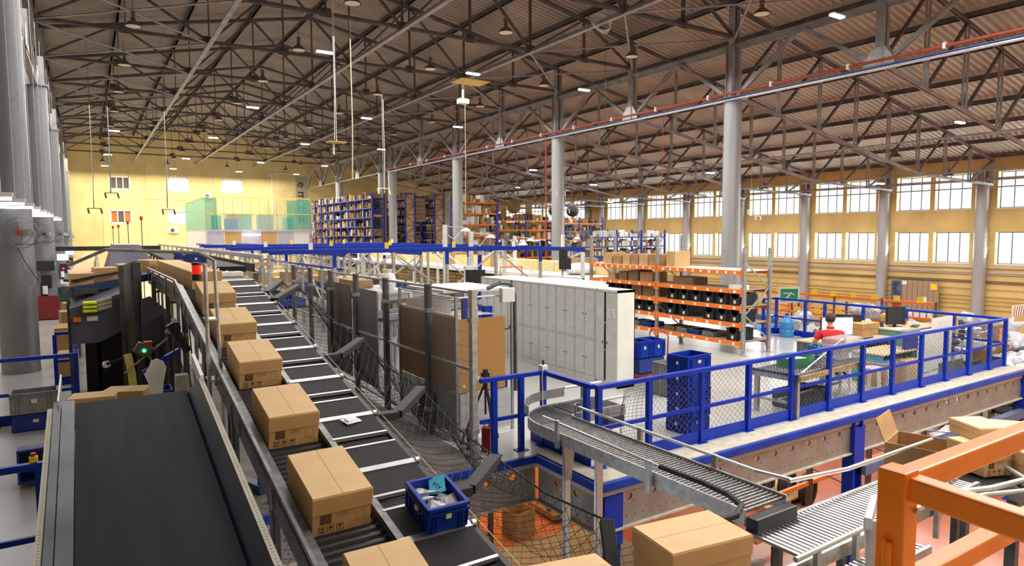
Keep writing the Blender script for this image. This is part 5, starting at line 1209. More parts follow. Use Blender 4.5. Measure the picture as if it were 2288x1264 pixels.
# dark long conveyors in front of them
t=thing('sorter_line','long dark sorting conveyor receding between the racks','conveyor',(2.6,15.2,0))
obj('sorter_deck',B().bar((-.3,0,2.3),(.6,24,2.2),1.2,.12),BELT,t)
for k in range(9): obj('tray_wall',B().box(.75+.06*k,1.5+2.2*k,2.15,.79+.06*k,3.4+2.2*k,2.35),BLACK,t)
for k in range(10):
    for s in (-.5,.5): obj('leg',B().box(s+.06*k-.04,2.4*k,0,s+.06*k+.04,2.4*k+.08,2.2),STEELD,t)
for i,(x,y) in enumerate(((2.3,18.5),(2.45,22))): 
    o=thing('tote','dark blue tote on the far sorting line, %s one'%('nearer' if i==0 else 'farther'),'tote',(x,y,2.26)); tote_parts(o,.5,.6,.30,TOTED)
for i,(x,y,h) in enumerate(((1.75,28,3.6),(1.5,32,3.5),(1.3,36,3.4),(1.2,40,3.4))):
    t=thing('signal_mast','thin mast with a small red lamp beyond the cartons, %s from the right'%ordn(i),'mast',(x,y,0)); obj('mast_pole',B().tube((0,0,0),(0,0,h),.018,6),STEELD,t); obj('mast_lamp',B().tube((0,0,h),(0,0,h+.14),.05,8),RED,t)
t=thing('dark_beam','dark beam line behind the cartons at the left','beam',(-6,36,0)); obj('beam_bar',B().box(0,0,2.35,9,.1,2.55),BLACK,t)
for x in (.5,4,7.5): obj('leg',B().box(x,0,0,x+.1,.1,2.35),BLACK,t)
# carton packing line (two long rows of cartons)
t=thing('pack_shelf','long white shelf line with cartons above and below','shelf',(14.4,17.8,0))
obj('shelf_beam',B().box(-.04,0,1.36,.04,26,1.50),WHITE,t); obj('shelf_board',B().box(0,0,1.40,3.2,26,1.44),WHITE,t); obj('lower_beam',B().box(-.04,0,.42,.04,26,.54),WHITE,t); obj('lower_board',B().box(0,0,.44,3.0,26,.48),WHITE,t)
for k in range(10): obj('post',B().box(-.05,2.8*k,0,.05,2.8*k+.1,2.4 if k%2==0 else 1.4),WHITE,t); obj('diagonal',B().bar((0,2.8*k+.1,1.5 if k%2 else 2.4),(0,2.8*k+2.8,2.4 if k%2 else 1.5),.03,.05),WHITE,t) if k<9 else None
one('blue_top_beam','thick blue beam above the carton shelves, running away','beam',B().box(14.36,17.8,2.42,14.46,44,2.56),BLUE)
random.seed(5)
k=0;y=18.3
CM=[]
PCA=mat('pale_carton',(.72,.53,.24),.8,var=.08)
for w_,h_,m in ((.8,.5,PCA),(1.1,.42,PCA),(.6,.62,CARDD),(.9,.36,mat('yellow_carton',(.62,.45,.13),.8))):
    me=B().box(-.5,-w_/2,0,.5,w_/2,h_).box(-.501,-.02,h_*.0,.501,.02,h_+.001).mesh('carton',[m]); CM.append((w_,me,{0:'light',1:'long light',2:'brown',3:'yellowish'}[len(CM)]))
while y<43:
    w_,me,nm=CM[random.choice((0,1,0,1,2,3))]; y+=w_/2+.02
    o=obj('carton',None,None,None,(17.0+random.uniform(-.05,.05),y,1.44),me=me); tag(o,'%s carton in the upper row of the packing shelf, %s from the camera'%(nm,ordn(k)),'carton','cartons in the upper row of the packing shelf'); y+=w_/2; k+=1
k=0;y=18.2; 
DM=mat('olive_carton',(.30,.20,.06),.85,var=.25,scale=8); DM2=mat('dark_carton',(.12,.08,.04),.85)
me=B().box(-.4,-.55,0,.4,.55,.13).mesh('carton',[DM]); me2=B().box(-.4,-.55,0,.4,.55,.13).mesh('carton',[CARDK])
for y in [18.9+1.16*i for i in range(20)]:
    for j in range(5):
        o=obj('flat_carton',None,None,None,(15.0+.03*(j%2),y,.48+.16*j),me=me if (j+int(y))%3 else me2); tag(o,'flat folded carton in stack %s of the lower shelf, layer %s from the bottom'%(ordn(k),ordn(j)),'carton','flat cartons on the lower packing shelf')
    k+=1
for i,(x,y,z,w_) in enumerate(((10.4,21.5,.0,1.0),(8.0,24,1.06,1.2),(6.5,25,1.06,1.0),(11.2,27,.0,1.4),(9.2,29,1.06,1.2),(12.4,24,.0,1.2),(5.5,28,1.06,1.0),(7.2,31,1.06,1.2),(10.9,33,.0,1.4))):
    for j in range(4):
        o=obj('carton',None,None,None,(x,y+1.2*j,z),me=CM[(i+j)%4][1]); tag(o,'carton on the racks beyond the fence, cluster %s from the left, %s in its row'%(ordn(i),ordn(j)),'carton','cartons on the racks beyond the fence')
# lamp poles with fans beyond the lockers
for i,(x,y,h) in enumerate(((10.19,20,3.35),(11.19,20.0,3.12),(12.55,20.0,2.85),(7.3,20,2.6),(15.6,24,2.95),(18.2,24,3.0))):
    t=thing('lamp_pole','white pole carrying a work lamp beyond the lockers, %s from the left'%ordn([1,2,3,0,4,5][i]),'pole',(x,y,0)); obj('pole_shaft',B().box(-.06,-.06,0,.06,.06,h),WHITE,t); obj('lamp_arm',B().tube((0,0,h-.05),(.7,-.1,h-.1),.02,6),STEEL,t); obj('lamp_head',B().lathe([(.05,.12),(.16,.02),(.17,0)],(.75,-.1,h-.22),12),WHITE,t); obj('cable',B().path([(0,-.07,h-.3),(.3,-.1,h-.5),(.6,-.1,h-.15)],.012,4),WHITE,t)
fan('wire pedestal fan above the lockers',(12.6,19.75,2.72),-.5,.34)
t=thing('drill_post','bright blue post with a white box above the lockers','post',(10.9,18.9,0)); obj('post_shaft',B().box(-.05,-.05,0,.05,.05,2.35),BLUE,t); obj('white_box',B().box(-.55,-.1,1.55,-.15,.1,2.0),WHITE,t)
monitor('brown-black monitor on a stand beside the fence top',9.2,16.2,1.62,-.55,.56,.36); one('monitor_stand','thin stand holding the brown-black monitor','stand',B().tube((9.2,16.25,0),(9.2,16.25,1.62),.03,8),STEELD)
monitor('small monitor on a stand behind the lockers',13.9,18.2,1.75,-.55,.42,.40); monitor('upper small screen above the stand behind the lockers',13.9,18.3,2.15,-.55,.3,.3); one('monitor_stand','white stand holding two small screens behind the lockers','stand',B().tube((13.9,18.35,0),(13.9,18.35,2.2),.04,8),WHITE)
one('orange_hoop','thin orange hoop frame above the lockers','frame',B().path([(11.4,18.4,0),(11.4,18.4,1.95),(12.1,18.2,1.95),(12.1,18.2,0)],.02,6),ORANGE)
one('wrapped_bundle','white wrapped bundle on the packing shelf','bundle',ell((0,0,.22),(.8,.6,.25)),BAG,(16.3,20.3,1.44),smooth=True)
# conveyors between fence and lockers
for i,(x0,y0,x1,y1,z) in enumerate(((5.2,13.5,9.0,15.5,1.2),(5.3,12.0,8.0,13.0,.9),(5.2,15.5,9.5,18.0,1.3))):
    t=thing('steel_conveyor','grey conveyor between the fence and the lockers, %s from the camera'%ordn([1,0,2][i]),'conveyor',(0,0,0)); obj('conveyor_bed',B().bar((x0,y0,z),(x1,y1,z),.7,.08),STEELD,t); 
    for s in (-.38,.38): obj('side_rail',B().bar((x0,y0+s,z+.06),(x1,y1+s,z+.06),.04,.12),ALU,t)
    for f in (.1,.9):
        p=Vector((x0,y0,0)).lerp(Vector((x1,y1,0)),f); obj('leg',B().box(p.x-.04,p.y-.04,0,p.x+.04,p.y+.04,z),STEEL,t)
# ---------------- green mesh office on the far side
t=thing('mesh_cabin','green mesh cabin on stilts in front of the far wall','cabin',(8.42,60,0)); H0,H1=3.5,6.2; W_=8.6
obj('front_screen',B().box(0,0,H0,.9,.02,H1-.05),GREENN,t); obj('front_screen',B().box(6.6,0,H0,W_,.02,H1-.15),GREENN,t); obj('front_screen',B().box(.9,0,H0,6.6,.02,H0+1.35),mat('green_mesh_low',(.45,.62,.50),.7,alpha=.30),t); obj('side_screen',B().box(0,0,H0,.02,13,H1),GREENN,t)
obj('top_edge',B().box(0,-.03,H1-.02,W_,.03,H1+.06).box(-.03,0,H1-.02,.03,13,H1+.06),mat('yellow_edge',(.70,.72,.10),.6),t); obj('cabin_floor',B().box(0,0,H0-.16,W_,13,H0),LILAC,t); obj('middle_rail',B().box(0,-.03,H0+1.3,W_,.0,H0+1.36),MC['yellow_edge'],t)
for k in range(13): obj('mullion',B().box(k*W_/12-.02,-.03,H0,k*W_/12+.02,.03,H1),mat('green_frame',(.25,.45,.38),.6),t)
for k in range(6): obj('wall_panel',B().box(k*W_/6+.02,.1,1.6,(k+1)*W_/6-.02,.14,H0-.16),LILAC if k%2==0 else (CARD if k in (1,3) else WHITE),t)
obj('side_panel',B().box(.0,.2,1.6,.04,12.8,H0-.16),mat('pale_lilac',(.62,.58,.64),.5),t)
for x in (.05,W_/2,W_-.05):
    for y in (.05,12.9): obj('leg',B().box(x-.07,y-.07,0,x+.07,y+.07,H0),LILAC,t)
for i,(x,w_,h,m) in enumerate(((.9,.7,1.25,TEAL),(2.1,1.1,1.45,GREYP),(3.2,.9,1.4,TEAL),(4.7,1.3,1.35,GREYP),(6.9,.9,1.1,TEAL))):
    o=thing('cabinet','grey-green cabinet inside the mesh cabin, %s from the left'%ordn(i),'cabinet',(8.42+x,62.5,H0)); obj('cabinet_case',B().box(0,0,0,w_,.8,h),m,o); obj('door_gap',B().box(w_/2-.01,-.01,.05,w_/2+.01,0,h-.05),BLACK,o)
one('blue_trolley','blue trolley with a red crate inside the mesh cabin','trolley',B().open_box(10.2,61.5,H0,11.2,62,H0+.95,.05).box(10.4,61.5,H0+1.0,11.0,62,H0+1.3,1),[BLUE,RED])
one('strip_light','white strip lamp below the mesh cabin','lamp',B().box(11.2,59.4,3.0,12.6,59.5,3.12),LEDW)
o=bpy.data.objects['strip_light']
one('strip_light_pole','pole carrying the strip lamp below the mesh cabin','pole',B().box(11.1,59.45,0,11.2,59.55,3.2),WHITE)
# banner on the far wall
t=thing('banner','long grey banner with dark rotated letters on the far wall','banner',(22.12,YF-.022,8.6)); obj('banner_cloth',B().box(-.68,0,-4.3,.68,.02,1.4),mat('banner_grey',(.42,.38,.33),.8),t)
obj('orange_bar',B().box(-.06,-.02,.0,.06,0,.62),ORANGE,t)
for s_,z in (('e',.45),('m',-.9),('e',-2.3),('x',-3.7)): text(s_,1.5,BLACK,t,(0,-.02,z),(PI/2,PI/2,0),ext=.01)
# wall fittings on the far wall
for i,(x,z) in enumerate(((11.7,7.4),(8.1,3.6))):
    t=thing('air_conditioner','outdoor air conditioner unit on the far wall, %s one'%('upper' if i==0 else 'lower'),'air conditioner',(x,YF-.35,z)); obj('unit_case',B().box(-.45,0,-.3,.45,.35,.3),WHITE,t,bevel=.03); obj('grille',B().tube((-.1,-.01,0),(-.1,-.02,0),.22,16),STEELD,t)
pp=B().box(18.6,YF-.08,4,18.75,YF-.02,10.4).box(18.6,YF-.08,10.3,21,YF-.02,10.36); one('wall_pipe','white pipe line climbing the far wall','pipe',pp,WHITE)
for i,x in enumerate((1.6,5.6,12.3)): one('wall_cable','thin dark cable on the far wall, %s from the left'%ordn(i),'cable',B().box(x-.02,YF-.04,2,x+.02,YF,(6.5,10.5,9.5)[i]),WALLR)
one('wall_ledge','thin ledge line across the far wall','ledge',B().box(5.6,YF-.05,6.9,10.5,YF,6.95),WALLR)
one('wall_recess','blank recessed panel on the far wall','panel',B().box(20.0-1.2,YF-.03,8.2,20.9-.4,YF,9.3).box(18.9,YF-.035,8.28,20.42,YF-.03,9.22),WALLY)
# ---------------- tall storage racks at the back
BR=mat('rack_blue',(.010,.035,.33),.4)
def tallrack(label,x,y,L,D,H,bay,lv,beamm=BR,z0=0,upm=BR,goods=True,dens=1,seed=1,gm=None,endpanel=False,axis='y'):
    # rack runs along +y for L, depth D along +x
    t=thing('storage_rack',label,'rack',(x,y,z0),0 if axis=='y' else -PI/2); nb=max(1,round(L/bay)); bay=L/nb
    for i in range(nb+1):
        yy=bay*i; u=obj('upright_frame',B().box(-.06,yy-.05,0,.06,yy+.05,H).box(D-.06,yy-.05,0,D+.06,yy+.05,H),upm,t)
        if i in (0,nb):
            zz=0;b=B();k=0
            while zz+1.0<H: b.bar((0,yy,zz+.1) if k%2 else (D,yy,zz+.1),(D,yy,zz+1.0) if k%2 else (0,yy,zz+1.0),.04,.04); b.bar((0,yy,zz+1.0),(D,yy,zz+1.0),.04,.04); zz+=.95;k+=1
            obj('end_bracing',b,upm,t)
    if endpanel: obj('end_panel',B().box(.08,.08,0,D-.08,.10,H-.2),CARD,t)
    zs=[.5+(H-1.0)*k/(lv-1) for k in range(lv)]
    for z in zs:
        obj('shelf_beam',B().box(-.05,0,z-.09,.03,L,z),beamm,t); obj('shelf_beam',B().box(D-.03,0,z-.09,D+.05,L,z),beamm,t); obj('shelf_board',B().box(.03,.05,z-.02,D-.03,L-.05,z),STEELD,t)
    r=random.Random(seed)
    if goods:
        cols=gm or [CARDD,CARDK,CARD,BLACK,PAPER,RED,TOTED,YEL,DM]
        b=B(); gap=(zs[1]-zs[0])
        for z in zs:
            yy=.1
            while yy<L-.3:
                w=r.choice((.08,.10,.15,.2,.3))/dens; h=gap*r.uniform(.25,.78)
                if r.random()<.86: b.box(.04+r.uniform(0,.1),yy,z,D*.8,yy+w,z+h,r.choices(range(len(cols)),[4,5,2,5,2,.4,1.5,.3,3][:len(cols)])[0])
                yy+=w+r.choice((.02,.04,.12))
        obj('shelf_goods',b,cols,t,kind='stuff')
    return t
gcols=[CARDD,CARDK,CARD,BLACK,PAPER,RED,TOTED,YEL,DM]
tallrack('tall blue storage rack along the far right columns, leftmost face',21.0,55,19,1.1,6.7,2.1,8,seed=2)
tallrack('tall blue storage rack with a cardboard end, behind the paired columns',24.1,55,20,.95,6.75,2.6,9,seed=3,endpanel=True)
tallrack('tall blue storage rack with a cardboard end, right of the paired columns',27.0,55,20,.95,6.75,2.6,9,seed=4,endpanel=True)
tallrack('blue rack with pale boards between the two cardboard-ended racks',25.2,58,1.8,1.0,6.7,1.8,9,seed=6,axis='x')
o=thing('board_stack','stack of pale boards high in the rack','boards',(25.2,56.9,4.2)); 
for k in range(6): obj('board',B().box(0,0,.37*k,1.8,.1,.37*k+.34),mat('pale_board',(.62,.47,.32),.8),o)
tallrack('rack with orange beams and blue uprights, left part of the row by the columns',22.9,44,3.5,1.0,5.9,3.5,7,beamm=ORANGE,seed=7,axis='x',gm=[CARD,PAPER,CARDD])
tallrack('rack with orange beams and blue uprights, middle part of the row',26.3,44,5.4,1.0,4.6,2.7,6,beamm=ORANGE,seed=8,axis='x')
tallrack('rack with orange beams and blue uprights, right part of the row',31.8,44,5.0,1.0,4.4,2.5,6,beamm=ORANGE,seed=9,axis='x')
tallrack('rack with blue beams in front of the window wall, low and wide',27.0,36.5,9.5,1.0,4.3,2.4,6,z0=-1,seed=10,axis='x',gm=[GREYP,PAPER,CARDD,WHITE])
for i,(x,y,z) in enumerate(((26.5,43.5,4.62),(28.2,43.5,4.62),(32.2,43.5,4.42),(34,43.5,4.42))): one('roll_bale',['brown roll','tan round bale','black sack','dark sack'][i]+' on top of the orange racks','bale',ell((0,0,.5),(.6,.4,.5)),[CARDD,CARDK,BLACK,BLACK][i],(x,y,z),smooth=True)
# ---------------- right aisle, lower level
for i,(z,r_) in enumerate(((.80,.05),(.50,.035),(.40,.03),(-.02,.03),(-.12,.03),(-.5,.03),(-.95,.04),(-1.2,.04),(-1.45,.04),(-1.75,.04))):
    one('wall_pipe','%s pipe along the window wall, %s from the top'%('pale' if i in (0,1) else 'thin yellowish',ordn(i)),'pipe',B().tube((46.95,5,z),(46.95,70,z-.02),r_,6),GALV if i in (0,1,2) else (mat('dark_cable',(.12,.09,.06),.7) if i in (3,4) else mat('yellow_pipe',(.62,.48,.18),.6)))
t=thing('notice_board','wooden slatted notice board with papers on the window wall','board',(46.6,21.0,-2.5)); 
for k in range(9): obj('board_slat',B().box(0,.33*k,0,.05,.33*k+.30,2.3),mat('grey_wood',(.36,.26,.17),.8),t)
obj('poster',B().box(-.03,2.35,.65,0,3.0,2.25),mat('night_poster',(.02,.03,.06),.4,col2=(.10,.16,.30),scale=2),t); obj('poster_foot',B().box(-.035,2.4,.45,0,2.9,.62),RED,t); obj('yellow_card',B().box(-.03,.1,1.75,0,.5,2.15),YEL,t); obj('paper_sheet',B().box(-.03,.7,.9,0,1.0,1.25),PAPER,t); obj('blue_label',B().box(-.03,2.0,2.0,0,2.3,2.25),PAPER,t)
for k in range(7): obj('paper_sheet',B().box(-.04,.3+.42*k,-.25+.05*(k%2),-.01,.62+.42*k,.25+.05*(k%3)),PAPER,t)
t=thing('exit_sign','green and white running-man sign on an orange frame','sign',(26,17.78,.30),-.6); t.scale=(.75,.75,.75); obj('sign_plate',B().box(-.5,0,-.35,.5,.03,.35),mat('sign_green',(.01,.28,.12),.5),t); obj('sign_border',B().box(-.62,.02,-.48,.62,.05,.48),WHITE,t); obj('running_figure',B().bar((-.1,-.01,-.15),(.1,-.01,.15),.02,.09).bar((.1,-.01,.1),(.3,-.01,.0),.02,.06).bar((-.1,-.01,-.15),(-.3,-.01,-.22),.02,.07).bar((-.35,-.01,.1),(-.05,-.01,.1),.02,.07),WHITE,t); obj('post',B().box(-.04,.03,-4.4,.04,.08,-.4),ORANGE,t)
for i,(x,z,n_) in enumerate(((32,-.15,9),(29,-.75,8))):
    t=thing('label_rack','orange rack beam with yellow cards beyond the platform, %s one'%('farther' if i==0 else 'nearer'),'rack',(x,14.5,-3))
    for y in [k*2.4 for k in range(5)]: obj('upright',B().box(-.05,y-.04,0,.05,y+.04,2.9),STEELD,t)
    for zz in (z+3,z+2.3): obj('orange_beam',B().box(-.04,0,zz-.12,.04,9.6,zz),ORANGE,t)
    for k in range(n_): obj('yellow_card',B().box(-.06,.5+1.05*k,z+2.95,-.045,.8+1.05*k,z+3.22),YEL,t)
def blob(seed,m,s=(.5,.35,.25)):
    r=random.Random(seed); ph=[r.uniform(0,6) for _ in range(6)]
    def f(p):
        n=Vector((p.x/s[0],p.y/s[1],p.z/s[2])); k=1+.16*math.sin(4*n.x+ph[0])*math.cos(5*n.y+ph[1])+.14*math.sin(7*n.z+ph[2]+3*n.x)+.10*math.sin(11*n.y+ph[3]+5*n.z)
        return p*k
    return ell((0,0,s[2]*.8),s,12,8,f).mesh('bundle',m)
SILV=mat('silver_wrap',(.42,.42,.45),.28,.2,var=.3,scale=9,bump=1.0,bscale=9,col2=(.75,.75,.78)); BLUEW=mat('blue_wrap',(.05,.28,.62),.35,bump=.6)
bl=[blob(i,[SILV,BAG,PAPER,SILV,BAG][i%5]) for i in range(5)]; bl.append(blob(9,BLUEW)); bl.append(blob(10,CARDD)); bl.append(blob(12,mat('dark_bundle',(.05,.06,.09),.6)))
nmz=['crumpled silver bundle','clear wrapped bundle','white bundle','large silver bundle','translucent bundle','bright blue wrapped bundle','brown bundle','dark bundle']
r=random.Random(21)
for i in range(300):
    x=r.uniform(18.3,24) if i%3 else r.uniform(18.6,38); y=r.uniform(7.5,17) if i%4 else r.uniform(5.5,9); k=r.choice((0,1,2,3,4,0,1,3,0,1,4,5,6,7))
    if 22.0<x<23.2 and 17.6<y<19: continue
    z=ZB+r.choice((0,.6,1.2,1.7,2.1,2.4)); sc=r.uniform(.7,1.3)
    if x>30: z=min(z,-2.2)
    o=obj('bundle',None,None,None,(x,y,z),me=bl[k],smooth=False); o.scale=(sc,sc*r.uniform(.7,1.2),sc); o.rotation_euler=(r.uniform(-.5,.5),r.uniform(-.5,.5),r.uniform(0,6))
    tag(o,nmz[k]+' in the heap beyond the platform railing','bundle',nmz[k]+'s in the heap beyond the railing')
for m_ in bl: m_.polygons.foreach_set('use_smooth',[True]*len(m_.polygons))
for i in range(26):
    x=r.uniform(18.5,26); y=r.uniform(5,13); z=ZB+r.uniform(.8,2.4); a=r.uniform(-.4,.4)+ (PI if i%3==0 else 0); L=r.uniform(1,2.6)
    o=one('tube','grey-brown cardboard tube lying in the heap beyond the platform','tube',B().tube((-L/2,0,0),(L/2,0,0),.05,8),mat('tube_brown',(.42,.34,.28),.7),(x,y,z),a,group='cardboard tubes in the heap'); o.rotation_euler=(0,r.uniform(-.3,.3),a)
for i,(x,y) in enumerate([(18.6,7.2),(18.6,10.4),(18.8,13.2),(21.5,7.2),(21.5,10.4),(24.5,8.5),(24.5,12)]):
    t=thing('cage_rack','steel frame shelf holding bundles beyond the railing, %s one'%ordn(i),'rack',(x,y,ZB)); 
    for dx in (0,2.0):
        for dy in (0,1.4): obj('post',B().box(dx-.04,dy-.04,0,dx+.04,dy+.04,2.75),STEEL,t)
    for z in (.9,1.7): obj('shelf_board',B().box(0,0,z,2.0,1.4,z+.04),STEELD,t); obj('edge_beam',B().box(0,-.03,z-.05,2.0,.03,z+.05),MC['tube_brown'],t)
for i,(x,y) in enumerate(((19.3,13.6),(30.5,14.2))):
    t=thing('striped_barrier','diagonal striped barrier board above the bundles, %s one'%('nearer' if i==0 else 'farther'),'barrier',(x+6,y-1,-.95)); 
    obj('barrier_board',B().box(0,0,0,2.6,.05,.5),PAPER,t)
    for k in range(10): obj('stripe',B().prism([(.05+.26*k,-.004,0),(.15+.26*k,-.004,0),(.3+.26*k,-.004,.5),(.2+.26*k,-.004,.5)],(0,.004,0)),mat('stripe_brown',(.35,.13,.05),.7),t)
    for xx in (.2,2.4): obj('leg',B().box(xx-.04,0,-2.05,xx+.04,.05,0),STEELD,t)
t=thing('orange_post','orange labelled post beyond the far railing corner','post',(24.6,9.3,ZB)); obj('post_shaft',B().box(-.08,-.08,0,.08,.08,3.0),STEEL,t); obj('orange_plate',B().box(-.22,-.1,2.2,.22,-.08,3.05),ORANGE,t); obj('white_stripe',B().box(-.06,-.11,2.3,.06,-.1,2.95),PAPER,t)
# ---------------- lower level near the camera
for j,y in enumerate((7.1,8.1)):
    t=thing('trolley_rail','long orange low rail on the red floor, %s one'%('nearer' if j==0 else 'farther'),'rail',(0,0,0)); z=-2.35
    obj('rail_bar',B().bar((9.6,y,z),(20.5,y+.4,z),.06,.09),ORANGE,t)
    for x in (10.2,12.9,15.4,18.2,20.2): obj('post',B().box(x-.05,y-.05+.036*(x-9.6),ZB,x+.05,y+.05+.036*(x-9.6),z+.35),mat('brown_steel',(.10,.07,.06),.6,.3),t); 
    for x in (12.9,15.4): obj('hand_bar',B().tube((x,y+.1,z+.33),(x+.3,y-.6,z+.1),.012,6),BLACK,t)
for i,(x,y) in enumerate(((12.9,9.3),(13.12,8.9),(13.3,8.5),(9.5,3.4))):
    t=thing('tyre','black tyre standing on the red floor, %s'%(['farthest','middle one','nearest of three','one under the conveyor'][i]),'tyre',(x,y,-2.66),.25)
    pr_=[(.22,-.09),(.33,-.1),(.345,-.05),(.345,.05),(.33,.1),(.22,.09),(.22,-.09)]; o=obj('tread',B().lathe(pr_,n=28),RUB,t,smooth=True); o.rotation_euler=(PI/2,0,0); o2=obj('wheel_rim',B().lathe([(.0,.02),(.20,.03),(.225,.06),(.225,-.06)],n=24),STEELD,t,smooth=True); o2.rotation_euler=(PI/2,0,0)
for i,(x,y,z,w_,l_,h_,rz,lb) in enumerate(((8.35,3.85,.10,.62,.7,.42,.25,'big open brown carton behind the orange rail'),(8.22,3.2,.42,.42,.46,.30,-.35,'big carton on the curved chute, beside the label'),(8.5,2.85,.40,.40,.5,.32,-.75,'big carton on the curved chute, at the right edge'),(8.2,2.42,.36,.40,.5,.32,-1.1,'second big carton at the right edge of the picture'),(8.42,3.3,.725,.38,.46,.16,-.5,'carton stacked at the upper right of the chute'),(7.6,1.6,-1.4,.6,.8,.3,.2,'low carton under the orange rail at the bottom right'),(8.9,3.15,.5,.4,.5,.3,-.9,'tilted carton on top at the right edge'))):
    o=thing('carton',lb,'carton',(x,y,z),rz); m_=(CARDD,CARD) if i==0 else (CARD,CARDT)
    if i==0:
        b=B().open_box(-w_/2,-l_/2,0,w_/2,l_/2,h_,.012); obj('carton_body',b,m_[0],o); obj('flap',B().box(-w_/2,-l_/2-.28,h_-.02,w_/2,-l_/2,h_-.005),CARD,o); obj('flap',B().prism([(-w_/2,l_/2,h_),(w_/2,l_/2,h_),(w_/2,l_/2+.1,h_+.26),(-w_/2,l_/2+.1,h_+.26)],(0,.01,0)),m_[0],o); obj('shipping_label',B().box(-.2,-.354,.05,.02,-.351,.17),PAPER,o)
    else: carton_parts(o,w_,l_,h_,m_,lid=True,print_=(i in (1,2)))
t=thing('curved_chute','curved roller chute with a green-grey guard under the big cartons','conveyor',(0,0,0)); a_=[(6.7,2.95,.52),(7.5,3.2,.54),(8.05,3.27,.54),(8.32,3.1,.52),(8.0,2.65,.48),(7.5,2.2,.42)]
obj('guard_rail',B().path(a_,.025,8),MC['guard_green'],t); obj('guard_rail',B().path([(6.4,2.9,.5),(7.2,2.75,.5),(7.7,2.6,.48),(7.9,2.35,.42),(7.5,1.9,.34)],.025,8),MC['guard_green'],t)
obj('chute_bed',B().ribbon([(7.7,3.3,.36),(8.3,3.35,.36),(8.6,3.0,.34),(8.5,2.5,.3),(8.0,2.0,.25)],.8,.05),ROLLD,t); obj('side_band',B().ribbon([(x,y,z-.22) for x,y,z in a_],.02,.16),MC['guard_green'],t)
for k in range(30):
    f=k/29; a=PI*.5-f*PI*.9; obj('roller',B().tube((7.75+.45*math.cos(a),2.75+.45*math.sin(a),.36),(7.75+1.0*math.cos(a),2.75+1.0*math.sin(a),.30),.018,6),ROLL,t)
for x,y,z in a_: obj('bracket',B().box(x-.02,y-.02,z-.4,x+.02,y+.02,z),GALV,t)
for x,y in ((8.3,2.9),(7.6,2.3),(8.6,3.5),(7.3,2.0)): obj('leg',B().box(x-.05,y-.05,ZB,x+.05,y+.05,.15),STEELD,t)
t=thing('yellow_note','yellow card with a hand-drawn mark hanging below the slate beam','card',(13.9,6.6,-1.15)); obj('card_sheet',B().box(-.14,0,-.2,.14,.01,.2),YEL,t); obj('pen_mark',B().path([(-.06,-.005,.05),(-.02,-.005,-.08),(.03,-.005,.0),(.06,-.005,-.08)],.008,4),BLACK,t); obj('string',B().tube((0,0,.2),(0,-.6,.3),.006,4),BLACK,t)
one('pallet','wooden pallet under the far half of the platform','pallet',B().box(12.0,8.6,-2.88,13.6,9.6,-2.84).box(12.0,8.6,-3,12.1,9.6,-2.88).box(12.75,8.6,-3,12.85,9.6,-2.88).box(13.5,8.6,-3,13.6,9.6,-2.88),CARD)
# orange-lit store under the platform
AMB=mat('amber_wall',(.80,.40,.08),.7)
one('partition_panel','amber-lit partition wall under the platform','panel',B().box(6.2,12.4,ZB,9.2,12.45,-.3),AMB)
t=thing('low_rack','orange-beamed shelf of cartons under the platform','rack',(4.9,10.5,ZB))
for x in (0,1.35):
    for y in (0,.8): obj('upright',B().box(x-.04,y-.04,0,x+.04,y+.04,2.4),mat('brown_steel',(.10,.07,.06),.6,.3),t)
for z in (.3,1.05,1.75): obj('shelf_beam',B().box(0,-.03,z-.1,1.35,.03,z),ORANGE,t); obj('shelf_board',B().box(0,0,z-.02,1.35,.8,z),CARDK,t)
for i,(x,z,w_,h_) in enumerate(((5.3,-2.68,.55,.5),(5.85,-2.68,.45,.45),(5.2,-1.93,.4,.3),(5.65,-1.93,.4,.3),(6.05,-1.93,.3,.3),(5.3,-1.23,.5,.35))):
    o=thing('carton','brown carton on the shelf under the platform, %s from the lower left'%ordn(i),'carton',(x,10.9,z)); carton_parts(o,w_,.55,h_,(CARDD,CARDD),lid=False,print_=False,cheap=True)
t=thing('open_carton','tall open empty carton on the amber floor under the platform','carton',(7.05,10.75,ZB),.15); obj('carton_body',B().open_box(-.25,-.22,0,.25,.22,.55,.012),CARDD,t)
t=thing('x_trolley','trolley frame with crossed bars under the platform','trolley',(8.0,11.0,ZB)); obj('frame_bar',B().bar((0,0,.2),(1.1,0,1.5),.05).bar((1.1,0,.2),(0,0,1.5),.05).bar((0,0,.2),(1.1,0,.2),.05).bar((0,0,1.5),(1.1,0,1.5),.05),CARD,t); obj('trolley_deck',B().box(-.1,-.3,.1,1.3,.7,.2),CARDK,t)
for x in (0,1.1): obj('post',B().box(x-.04,-.04,0,x+.04,.04,1.9),mat('brown_steel',(.10,.07,.06),.6,.3),t)
for i,(x,y) in enumerate(((9.4,8.3),(10.3,8.6),(10.9,8.9),(11.9,9.4))): 
    o=thing('carton','brown carton on the red floor below the girder, %s from the left'%ordn(i),'carton',(x,y,ZB),.1*i); carton_parts(o,.5,.5,.38,(CARDD,CARD),lid=False,print_=False,cheap=True)
# floor panels beneath the belts (grey lower deck seen through the net)
one('lower_deck','grey lower deck seen through the catch net','deck',B().box(.9,2.6,-1.06,4.6,5.9,-1.0).box(.9,2.6,-1.3,1.0,5.9,-1.06).box(4.5,2.6,-1.3,4.6,5.9,-1.06),mat('dusty_deck',(.30,.29,.27),.7,var=.15,scale=2))
for i,y in enumerate((4.2,5.1,6.3)): one('walk_beam','galvanised beam below the left net, %s from the camera'%ordn(i),'beam',B().box(.8,y,-.6,1.6,y+.12,-.5),GALV)
one('blue_hose','blue hose arching below the roller line','hose',B().path([(1.0,5.4,-.3),(1.02,5.6,.0),(1.1,5.8,.2),(1.25,6.0,.25)],.02,8),TOTED)
